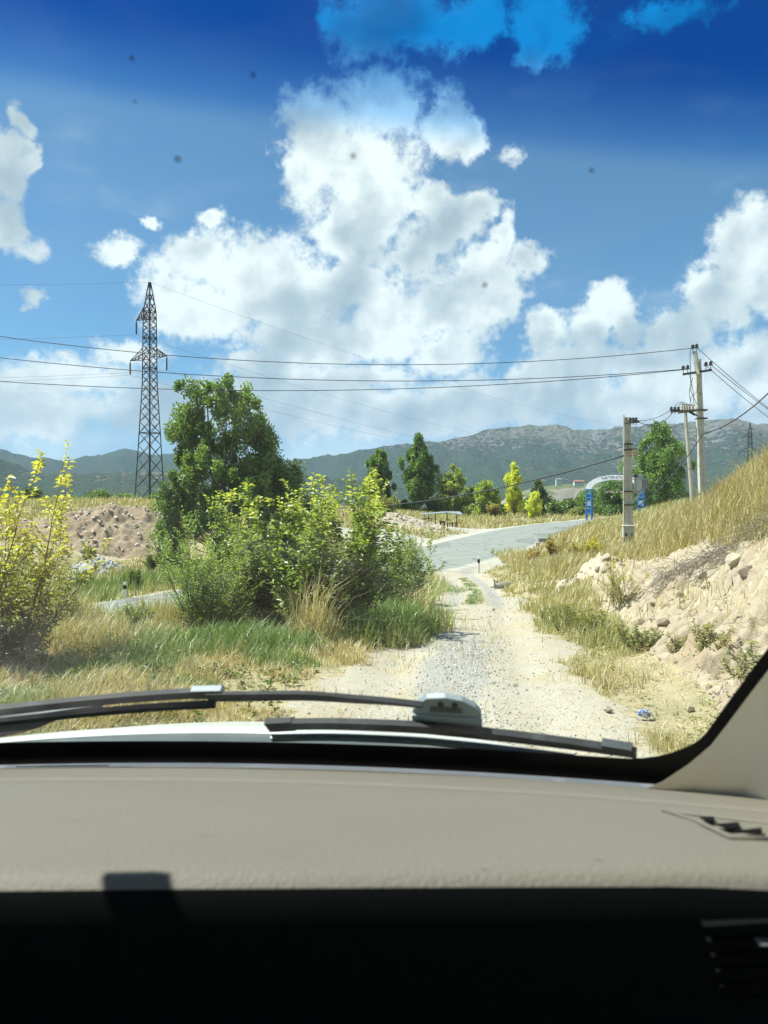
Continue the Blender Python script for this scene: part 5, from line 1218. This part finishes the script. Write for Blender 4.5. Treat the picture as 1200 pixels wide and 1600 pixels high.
# ------------------------------------------------------------------ the car we sit in
CX = -0.38                                    # the car's middle line
CAR = thing('car', (CX, 1.0, 0.0), 'white car seen from inside: dashboard, windscreen, pillar and wipers', 'car')
def e(x, y, z): return (x, y, EYE + z)        # a point given from the eye
def gq(x): return ((x - CX) / .80) ** 2
def glass(x, t):
    """windscreen surface: t = 0 at the cowl, 1 at the roof header"""
    q = gq(x); yb, zb = 1.285 - .25 * q, -.408 + .047 * q; yt, zt = .43 - .16 * q, .46 - .05 * q
    bow = .035 * math.sin(math.pi * max(0, min(1, t)))
    return np.array([x, yb + (yt - yb) * t + bow * .7, zb + (zt - zb) * t + bow * .7])
def glass_at(px, py, off=0.0):
    """the point of the windscreen seen in a direction (off = outwards)"""
    lo, hi = 0.0, 1.0; y = 1.0
    for _ in range(40):
        t = (lo + hi) / 2; x = 0.0
        for _ in range(12): p = glass(x, t); x = (px - 600) / F * p[1]
        p = glass(x, t)
        if p[2] / p[1] < (800 - py) / F: lo = t
        else: hi = t
    n = np.array([0.0, .70, .71]); p = p + n * off; return np.array([p[0], p[1], EYE + p[2]])

def windscreen_material():
    m, g = mat('tinted_windscreen_glass')
    A = lambda k: g.n('ShaderNodeAttribute', attribute_name=k).outputs['Fac']
    oc = g.n('ShaderNodeTexCoord').outputs['Object']
    band = g.ss(A('band'), 0.0, .030)
    deep = g.ss(A('band'), 0.0, .085)
    tint = g.mix(band, (0.86, 0.955, 0.945), (0.42, 0.70, 0.93)); tint = g.mix(deep, tint, (0.002, 0.24, 0.64))
    tr = g.n('ShaderNodeBsdfTransparent', {'Color': tint})
    face = g.n('ShaderNodeLayerWeight', {'Blend': .5}).outputs['Facing']
    fr = g.m('MULTIPLY_ADD', g.m('POWER', face, 5.0), .85, .032)
    gl = g.n('ShaderNodeBsdfGlossy', {'Roughness': 0.0, 'Color': (.62, .62, .62, 1)})
    s = g.n('ShaderNodeMixShader', {0: fr, 1: tr.outputs[0], 2: gl.outputs[0]})
    # road dust on the outside, thicker low down at the left, wiped in streaks
    n1 = g.noise(oc, 5.0, 6, .6); n2 = g.noise(g.v('MULTIPLY', oc, (60, 8, 8)), 1.0, 4, .6)
    du = g.m('MULTIPLY_ADD', g.ss(n1, .42, .72), .009, .004); du = g.m('ADD', du, g.m('MULTIPLY', A('grime'), g.m('MULTIPLY_ADD', g.ss(n1, .35, .65), .05, .01)))
    du = g.m('ADD', du, g.m('MULTIPLY', g.ss(g.noise(g.v('MULTIPLY', oc, (3, 1.2, 7)), 1.6, 3, .5, dist=1.2), .55, .72), .012))  # broad smears, also painting faint streak reflections into the dust
    du = g.m('MULTIPLY', du, g.m('MULTIPLY_ADD', n2, .5, .75))
    tl = g.n('ShaderNodeBsdfTranslucent', {'Color': (.85, .84, .80, 1)})
    s = g.n('ShaderNodeMixShader', {0: du, 1: s.outputs[0], 2: tl.outputs[0]})
    bk = g.n('ShaderNodeBsdfPrincipled', {'Base Color': (.006, .006, .007, 1), 'Roughness': .5, 'Specular IOR Level': .15})
    fm = g.ss(A('frit'), -.0008, .0008)
    s = g.n('ShaderNodeMixShader', {0: fm, 1: s.outputs[0], 2: bk.outputs[0]})
    g.n('ShaderNodeOutputMaterial', {'Surface': s.outputs[0]})
    return m
def half_open(t): return .784 + .13 * max(0, min(t, .6) - .06)
def windscreen():
    xs = np.linspace(CX - .90, CX + .90, 120); ts = np.linspace(-.02, 1.02, 130); V = []; frit = []; band = []; grime = []
    for t in ts:
        for x in xs:
            p = glass(x, t); V.append(e(*p)); L = 1.22
            # distance to the rounded edge of the clear opening
            hx, hy, r = half_open(t), .5675, .075; qx, qy = abs(x - CX) - hx + r, abs((t - .5) * L) - hy + r + (.0 if t > .5 else 0)
            d = math.hypot(max(qx, 0), max(qy, 0)) + min(max(qx, qy), 0) - r
            frit.append(d); band.append((t - .782 + .15 * x) * L)
            grime.append(max(0, 1 - math.hypot((x + .62) / .42, (t - .16) / .20)) + .35 * max(0, 1 - math.hypot((x - .05) / .25, (t - .12) / .10)))
    V = np.array(V); n = len(xs); idx = np.arange(len(V)).reshape(len(ts), n); Fq = np.stack([idx[:-1, :-1], idx[:-1, 1:], idx[1:, 1:], idx[1:, :-1]], -1).reshape(-1, 4)
    o = fmesh('windscreen', V, Fq, windscreen_material(), CAR, smooth=True, attrs={'frit': frit, 'band': band, 'grime': grime})
    o['label'] = 'windscreen with a blue shade band and black edge'
    m, g = mat('dirt_speck'); oc = g.n('ShaderNodeTexCoord').outputs['Object']
    b = g.n('ShaderNodeBsdfDiffuse', {'Color': (.10, .09, .08, 1)}); t = g.n('ShaderNodeBsdfTransparent'); s = g.n('ShaderNodeMixShader', {0: .30, 1: t.outputs[0], 2: b.outputs[0]}); g.n('ShaderNodeOutputMaterial', {'Surface': s.outputs[0]})
    for px, py, r in ((277, 250, .0030), (552, 245, .0024), (758, 447, .0026), (210, 160, .0012), (925, 268, .0020), (806, 1073, .0042), (205, 92, .002), (395, 118, .002)):
        c = glass_at(px, py, .002); q = MB(); q.lathe(c, [(r, -.0005), (r * .95, .0006), (r * .5, .0012)], 10, (0, .70, .71)); q.build('dirt_speck', m, o)
windscreen()

M['dash'] = None
def dash_material(name, col, dark):
    m, g = mat(name); oc = g.n('ShaderNodeTexCoord').outputs['Object']
    n = g.noise(oc, 5, 6, .6); sp = g.noise(oc, 55, 3, .6)
    c = g.mix(n, tuple(x * .93 for x in col), tuple(x * 1.06 for x in col)); c = g.mix(g.ss(sp, .70, .78), c, tuple(x * .62 for x in col)); c = g.mix(g.ss(g.noise(g.v('MULTIPLY', oc, (9, 30, 30)), 1.0, 4, .7), .69, .74), c, tuple(x * .55 for x in col))
    c = g.mix(g.m('MULTIPLY', g.ss(g.noise(oc, 2.2, 5, .6), .5, .75), .25), c, tuple(x * .8 for x in col))
    b = g.n('ShaderNodeBsdfPrincipled', {'Base Color': c, 'Roughness': .62, 'Specular IOR Level': .35, 'Normal': g.n('ShaderNodeBump', {'Strength': .45, 'Distance': .003, 'Height': g.m('ADD', g.noise(oc, 260, 3, .6), g.m('MULTIPLY', g.noise(oc, 60, 4, .6), .25))}).outputs[0]})
    g.n('ShaderNodeOutputMaterial', {'Surface': b.outputs[0]}); return m
M['dash'] = dash_material('beige_soft_plastic', (0.168, 0.146, 0.114), 0)
M['trim'] = dash_material('cream_pillar_trim', (0.80, 0.76, 0.63), 0)
M['dark_plastic'] = principled('dark_plastic', (0.006, 0.007, 0.0072), .7, spec=.08, var=.2, vscale=30, bump=.2, bscale=600)
M['rubber'] = principled('wiper_rubber', (0.016, 0.018, 0.02), .6, spec=.2, var=.3, vscale=30, dirt=(0.045, 0.05, 0.053))
M['wiper_metal'] = principled('dusty_wiper_metal', (0.032, 0.038, 0.042), .5, var=.25, vscale=18, dirt=(0.09, 0.10, 0.105))
M['wiper_clip'] = principled('grey_wiper_clip', (0.25, 0.285, 0.305), .5, var=.15, vscale=25, dirt=(0.30, 0.33, 0.34))
M['car_white'] = principled('white_car_paint', (0.78, 0.78, 0.75), .28, spec=.5, coat=.4, var=.02, vscale=3)
M['cowl'] = principled('grey_cowl_plastic', (0.10, 0.115, 0.12), .35, var=.35, vscale=14, dirt=(0.19, 0.20, 0.20))
M['headliner'] = principled('grey_headliner', (0.30, 0.29, 0.26), .95, var=.06, vscale=30)
M['chrome'] = principled('satin_metal', (0.55, 0.56, 0.57), .25, metal=1.0)

def dash():
    prof = [(1.40, -.50), (1.31, -.435), (1.25, -.414), (1.16, -.388), (1.06, -.3655), (1.048, -.3630), (1.042, -.3690), (1.032, -.3690), (1.026, -.3585), (1.0, -.352), (.90, -.328), (.80, -.306), (.70, -.2855), (.62, -.271), (.575, -.2645), (.560, -.2640), (.552, -.2660), (.546, -.271)]
    low = [(.546, -.271), (.5415, -.280), (.5395, -.295), (.5395, -.32), (.541, -.40), (.548, -.60), (.56, -.80)]
    def surf(pr, name, m, x0, x1, n=70):
        q = MB(); P = []
        for i in range(n + 1):
            x = x0 + (x1 - x0) * i / n; k = gq(x); row = []
            for (y, z) in pr:
                f = np.interp(y, [.5, .62, 1.0, 1.3], [0, .25, .8, 1.0]); tilt = .016 * (x - CX) * np.interp(y, [.5, .6, .8], [1, .8, 0])
                row.append(e(x, y - .25 * k * f, z + (.047 * k * f) - .030 * max(0, k - .55) * (1 - f) + tilt))
            P.append(row)
        q.grid(P); return q.build(name, m, CAR, smooth=True)
    d = surf(prof, 'dashboard_top', M['dash'], CX - .86, CX + .875); surf(low, 'dashboard_face', M['dark_plastic'], CX - .86, CX + .875)
    # side defroster: a shallow frame with three open slots
    def dpt(px, py, up=0.0):
        # the dashboard surface seen in a direction
        best = None
        for y in np.linspace(.5, 1.3, 1600):
            x = (px - 600) / F * y; k = gq(x); f = np.interp(y, [.5, .62, 1.0, 1.3], [0, .25, .8, 1.0]); yy = y + .25 * k * f
            z = np.interp(yy, [p[0] for p in prof[::-1]], [p[1] for p in prof[::-1]]) + .047 * k * f - .030 * max(0, k - .55) * (1 - f) + .016 * (x - CX) * np.interp(yy, [.5, .6, .8], [1, .8, 0])
            err = abs(-z / y - (py - 800) / F)
            if best is None or err < best[0]: best = (err, x, y, z)
        _, x, y, z = best; return Vector(e(x, y, z + up))
    q = MB(); q.prism([dpt(*p, .0010) for p in ((25, 1191), (170, 1190.4), (120, 1193.6), (40, 1194))], (0, 0, .0015)); q.build('defroster_slot', M['black'], CAR)
    fr = MB(); ring = [dpt(1036, 1268, .001), dpt(1092, 1276, .001), dpt(1215, 1290, .001), dpt(1215, 1313, .001), dpt(1142, 1311, .001), dpt(1088, 1284, .001)]
    fr.tube(ring + [ring[0]], .0022, 6); fr.build('defroster_frame', M['dash'], CAR, smooth=True)
    for (a, b_, c, d_) in (((1094, 1283), (1115, 1282), (1117, 1289), (1107, 1290)), ((1119, 1294), (1154, 1291), (1157, 1300), (1138, 1301)), ((1150, 1305), (1190, 1300), (1191, 1307), (1172, 1308))):
        q = MB(); q.prism([dpt(*p, .0026) for p in (a, b_, c, d_)], (0, 0, .0016)); q.build('defroster_slot', M['black'], CAR)
    # centre-side air vent with slats on the dark face
    k = .47
    P = lambda px, py, y=.534: Vector(((px - 600) / F * y, y, EYE - (py - 800) / F * y))
    q = MB(); q.prism([P(1088, 1412), P(1230, 1402), P(1230, 1560), P(1128, 1556)], (0, .004, 0)); vent = q.build('air_vent', M['black'], CAR)
    for i in range(6):
        y0 = 1434 + i * 23; x0 = 1092 + i * 6.4
        q = MB(); q.prism([P(x0, y0, .531), P(1232, y0 - 9, .531), P(1232, y0 - 6, .531), P(x0 + .8, y0 + 3.4, .531)], (0, -.008, -.002)); q.build('slat', M['black'], vent)
    q = MB(); q.box(P(1196, 1474, .519), (.012, .008, .004)); q.build('vent_knob', M['chrome'], vent, bevel=.001)
    q = MB(); q.lathe(P(1212, 1625, .532), [(.020, -.004), (.023, 0), (.020, .004), (.017, .002)], 32, (0, -1, 0)); q.build('dial_ring', M['black'], CAR, smooth=True)
dash()

def pillars():
    for sgn in (1, -1):
        q = MB(); P = []
        for i in range(31):
            t = -.10 + 1.14 * i / 30; x = CX + sgn * (half_open(t) + .019); g0 = glass(x, t)
            rel = [(-.016, -.006, -.008), (0.004, -.022, -.010), (.030, -.050, -.012), (.050, -.10, -.02), (.058, -.17, -.04), (.060, -.26, -.08)]
            P.append([e(g0[0] + sgn * (a - (4.6 * max(0, .105 - t) ** 2 if a < 0 else 2.4 * max(0, .105 - t) ** 2 if a < .02 else 0)), g0[1] + b_ , g0[2] + c) for a, b_, c in rel])
        q.grid(P); q.build('pillar_trim', M['trim'], CAR, smooth=True)
        q = MB(); P = []
        for i in range(31):
            t = -.10 + 1.14 * i / 30; g0 = glass(CX + sgn * (half_open(t) + .045), t); P.append([e(g0[0] + sgn * a, g0[1] + b_, g0[2] + c) for a, b_, c in ((0, .012, .012), (.05, -.02, .01), (.075, -.10, -.01), (.08, -.28, -.07))])
        q.grid(P); q.build('pillar_outer', M['car_white'], CAR, smooth=True)
pillars()

def shell():
    # roof, headliner, doors, floor and tail: they shade the cabin
    def roofgrid(dz, m, name, y0=.46):
        q = MB(); P = []
        for i in range(13):
            y = y0 - (y0 + 2.6) * i / 12; row = []
            for j in range(13):
                x = CX + .90 * (j / 6 - 1); kk = gq(x); row.append(e(x, y - .16 * kk * (1 if i == 0 else max(0, 1 - i / 4)), .475 + dz - .05 * kk + .05 * math.sin(math.pi * min(1, i / 12))))
            P.append(row)
        q.grid(P); q.build(name, m, CAR, smooth=True)
    roofgrid(.03, M['car_white'], 'roof'); roofgrid(.0, M['headliner'], 'headliner')
    q = MB(); q.bar(e(CX - .70, .40, .455), e(CX + .70, .40, .455), .02, n=8); q.build('roof_header', M['headliner'], CAR)
    for sgn in (1, -1):
        x = CX + sgn * .96
        q = MB(); q.box(e(x, -.55, -.95), (.06, 2.9, 1.16)); q.build('door', M['dark_plastic'], CAR)
        q = MB(); q.box(e(x + sgn * .075, -.75, -1.0), (.03, 3.0, 1.10)); q.build('body_side', M['car_white'], CAR)
        for y in (-.62, -1.9):
            q = MB(); q.box(e(x - sgn * .03, y, .05), (.06, .16, .95), ry=-sgn * .06); q.build('side_pillar', M['headliner'], CAR)
        q = MB(); q.box(e(CX + sgn * .86, -1.0, .43), (.06, 2.9, .07)); q.build('roof_rail', M['headliner'], CAR)
    q = MB(); q.box(e(CX, -.6, -1.42), (1.75, 3.6, .05)); q.build('floor_pan', M['dark_plastic'], CAR)
    q = MB(); q.box(e(CX, -2.35, -.70), (1.75, .06, 1.4)); q.build('tail_panel', M['dark_plastic'], CAR)
    # hood and cowl
    q = MB(); P = []
    for i in range(28):
        y = 1.66 + 1.05 * i / 27; row = []
        for j in range(41):
            x = CX + .92 * (j / 20 - 1); kx = ((x - CX) / .92)
            yy = y - .22 * kx * kx; z = np.interp(y, [1.66, 1.72, 1.8, 2.0, 2.2, 2.45, 2.60, 2.71], [-.4825, -.485, -.498, -.555, -.60, -.68, -.78, -.98]) - .042 * kx * kx - .05 * max(0, abs(kx) - .85) / .15
            row.append(e(x, yy, z))
        P.append(row)
    q.grid(P); q.build('hood', M['car_white'], CAR, smooth=True)
    q = MB(); P = []
    for y, z in ((1.22, -.455), (1.33, -.425), (1.40, -.428), (1.55, -.4515), (1.66, -.4775), (1.70, -.52)):
        P.append([e(CX + .90 * (j / 20 - 1), y - .235 * (j / 20 - 1) ** 2, z + .02 * (j / 20 - 1) ** 2 * (1 if y < 1.5 else -1.2)) for j in range(41)])
    q.grid(P); q.build('cowl', M['cowl'], CAR, smooth=True)
    # unseen box added left of view, shaped to shadow the dashboard edge
    q = MB(); q.box(e(-.47, .575, .225), (.040, .07, .022)); q.build('dash_shadow_block', M['dark_plastic'], CAR, bevel=.003)
shell()

def wipers():
    # far wiper: blade sweeping over the middle, arm from the left
    w = thing_part('wiper')
    spine = [(-150, 1146), (0, 1127), (120, 1114), (240, 1104), (335, 1099)]
    pts = [glass_at(x, y, .022) for x, y in spine]
    ribbon(pts, .019, .013, 'blade_holder', M['rubber'], w)
    ribbon([glass_at(x, y + 9, .010) for x, y in spine], .010, .012, 'blade_rubber', M['rubber'], w)
    tail = [(322, 1100), (400, 1099), (480, 1099), (550, 1104), (610, 1109), (662, 1115)]
    ribbon([glass_at(x, y + 1, .016) for x, y in tail], [.021, .0205, .019, .015, .010, .004], .010, 'blade_end', M['rubber'], w)
    for i in range(9):
        px = 405 + i * 20; py = np.interp(px, [t[0] for t in tail], [t[1] for t in tail]); q = MB(); q.box(glass_at(px, py + 1, .0235), (.0012, .014, .001), rx=.79); q.build('spring_notch', M['wiper_metal'], w)
    ribbon([glass_at(298, 1101, .024), glass_at(345, 1100, .024)], .024, .016, 'blade_sleeve', M['wiper_clip'], w)
    arm = [(-160, 1182), (0, 1162), (80, 1143), (150, 1131)]
    ribbon([glass_at(x, y, .035) for x, y in arm], [.075, .050, .024, .012], .012, 'arm', M['wiper_metal'], w)
    # near wiper, parked along the cowl
    w = thing_part('wiper')
    sp = [(424, 1148), (520, 1147), (640, 1152), (700, 1157), (800, 1168), (900, 1181), (1000, 1196)]
    ribbon([glass_at(x, y, .020) for x, y in sp], [.022, .022, .023, .023, .021, .018, .012], .014, 'blade_holder', M['rubber'], w)
    ribbon([glass_at(x, y + 11, .008) for x, y in sp[:-1]], .012, .010, 'blade_rubber', M['cowl'], w)
    ribbon([glass_at(416, 1150, .022), glass_at(458, 1148, .022)], .028, .016, 'end_cap', M['rubber'], w)
    ribbon([glass_at(946, 1186, .023), glass_at(994, 1194, .023)], .021, .016, 'end_cap', M['wiper_metal'], w)
    # grey clip block with two holes
    c0, c1 = glass_at(645, 1151, .030), glass_at(755, 1158, .030); up = glass_at(690, 1110, .034) - glass_at(690, 1152, .034)
    d = c1 - c0
    poly = [c0, c0 + d * .015 + up * .34, c0 + d * .07 + up * .50, c0 + d * .22 + up * .78, c0 + d * .48 + up * .84, c0 + d * .72 + up * .76, c0 + d * .92 + up * .52, c0 + d + up * .30, c1]
    q = MB(); q.prism(poly, (0, .009, .007)); cl = q.build('clip', M['wiper_clip'], w, bevel=.0018)
    q = MB(); a0 = c0 + np.array([0, -.004, -.003]); q.prism([a0 - up * .04, a0 + up * .24, a0 + d * 1.0 + up * .20, a0 + d * 1.01 - up * .06], (0, .004, .003)); q.build('clip_skirt', M['wiper_clip'], cl, bevel=.0012)
    q = MB(); a0 = c0 + np.array([0, -.0025, -.0015]); q.prism([a0 + d * .26 + up * .36, a0 + d * .27 + up * .52, a0 + d * .70 + up * .50, a0 + d * .72 + up * .36], (0, .003, .002)); q.build('clip_rib', M['wiper_metal'], cl)
    for f in (.42, .62):
        q = MB(); q.lathe(c0 + d * f + up * .63, [(.0046, -.001), (.0046, .003)], 12, (0, -.7, -.7)); q.build('hole', M['black'], cl)
def thing_part(name):
    o = bpy.data.objects.new(name, None); COL.objects.link(o); o.parent = CAR; return o
def ribbon(pts, width, thick, name, m, parent):
    """a flat bar along the glass"""
    pts = [Vector(p) for p in pts]; n = len(pts); ws = width if hasattr(width, '__len__') else [width] * n; q = MB(); vs = []
    dense = []
    for i in range(n - 1):
        for s in range(6):
            f = s / 6; p0, p1, p2, p3 = pts[max(i - 1, 0)], pts[i], pts[i + 1], pts[min(i + 2, n - 1)]
            p = .5 * ((2 * p1) + (p2 - p0) * f + (2 * p0 - 5 * p1 + 4 * p2 - p3) * f * f + (3 * p1 - p0 - 3 * p2 + p3) * f ** 3); dense.append((p, ws[i] * (1 - f) + ws[i + 1] * f))
    dense.append((pts[-1], ws[-1])); N = Vector((0, .70, .71))
    for i, (p, w_) in enumerate(dense):
        d = (dense[min(i + 1, len(dense) - 1)][0] - dense[max(i - 1, 0)][0]).normalized(); u = N.cross(d).normalized(); nn = d.cross(u).normalized()
        if nn.dot(N) < 0: nn = -nn
        for a, b_ in ((-.5, 0), (.5, 0), (.42, .7), (.12, 1.0), (-.12, 1.0), (-.42, .7)): vs.append(p + u * (a * w_) + nn * ((b_ - .5) * thick))
    k = 6; L = len(dense); fs = [(i * k + j, i * k + (j + 1) % k, (i + 1) * k + (j + 1) % k, (i + 1) * k + j) for i in range(L - 1) for j in range(k)]
    fs += [tuple(range(k - 1, -1, -1)), tuple((L - 1) * k + j for j in range(k))]; q.add(vs, fs); return q.build(name, m, parent, smooth=False)
wipers()

# ------------------------------------------------------------------ the air between us and the mountains
def haze():
    q = MB(); q.box((0, 0, 400), (19000, 19000, 900)); m, g = mat('blue_haze')
    v = g.n('ShaderNodeVolumePrincipled', {'Color': (0.50, 0.72, 1.0, 1), 'Density': 0.00008, 'Anisotropy': 0.0}); g.n('ShaderNodeOutputMaterial', {'Volume': v.outputs[0]})
    o = q.build('haze', m); o['kind'] = 'stuff'; tag(o, 'thin blue haze filling the valley air', 'haze')
haze()
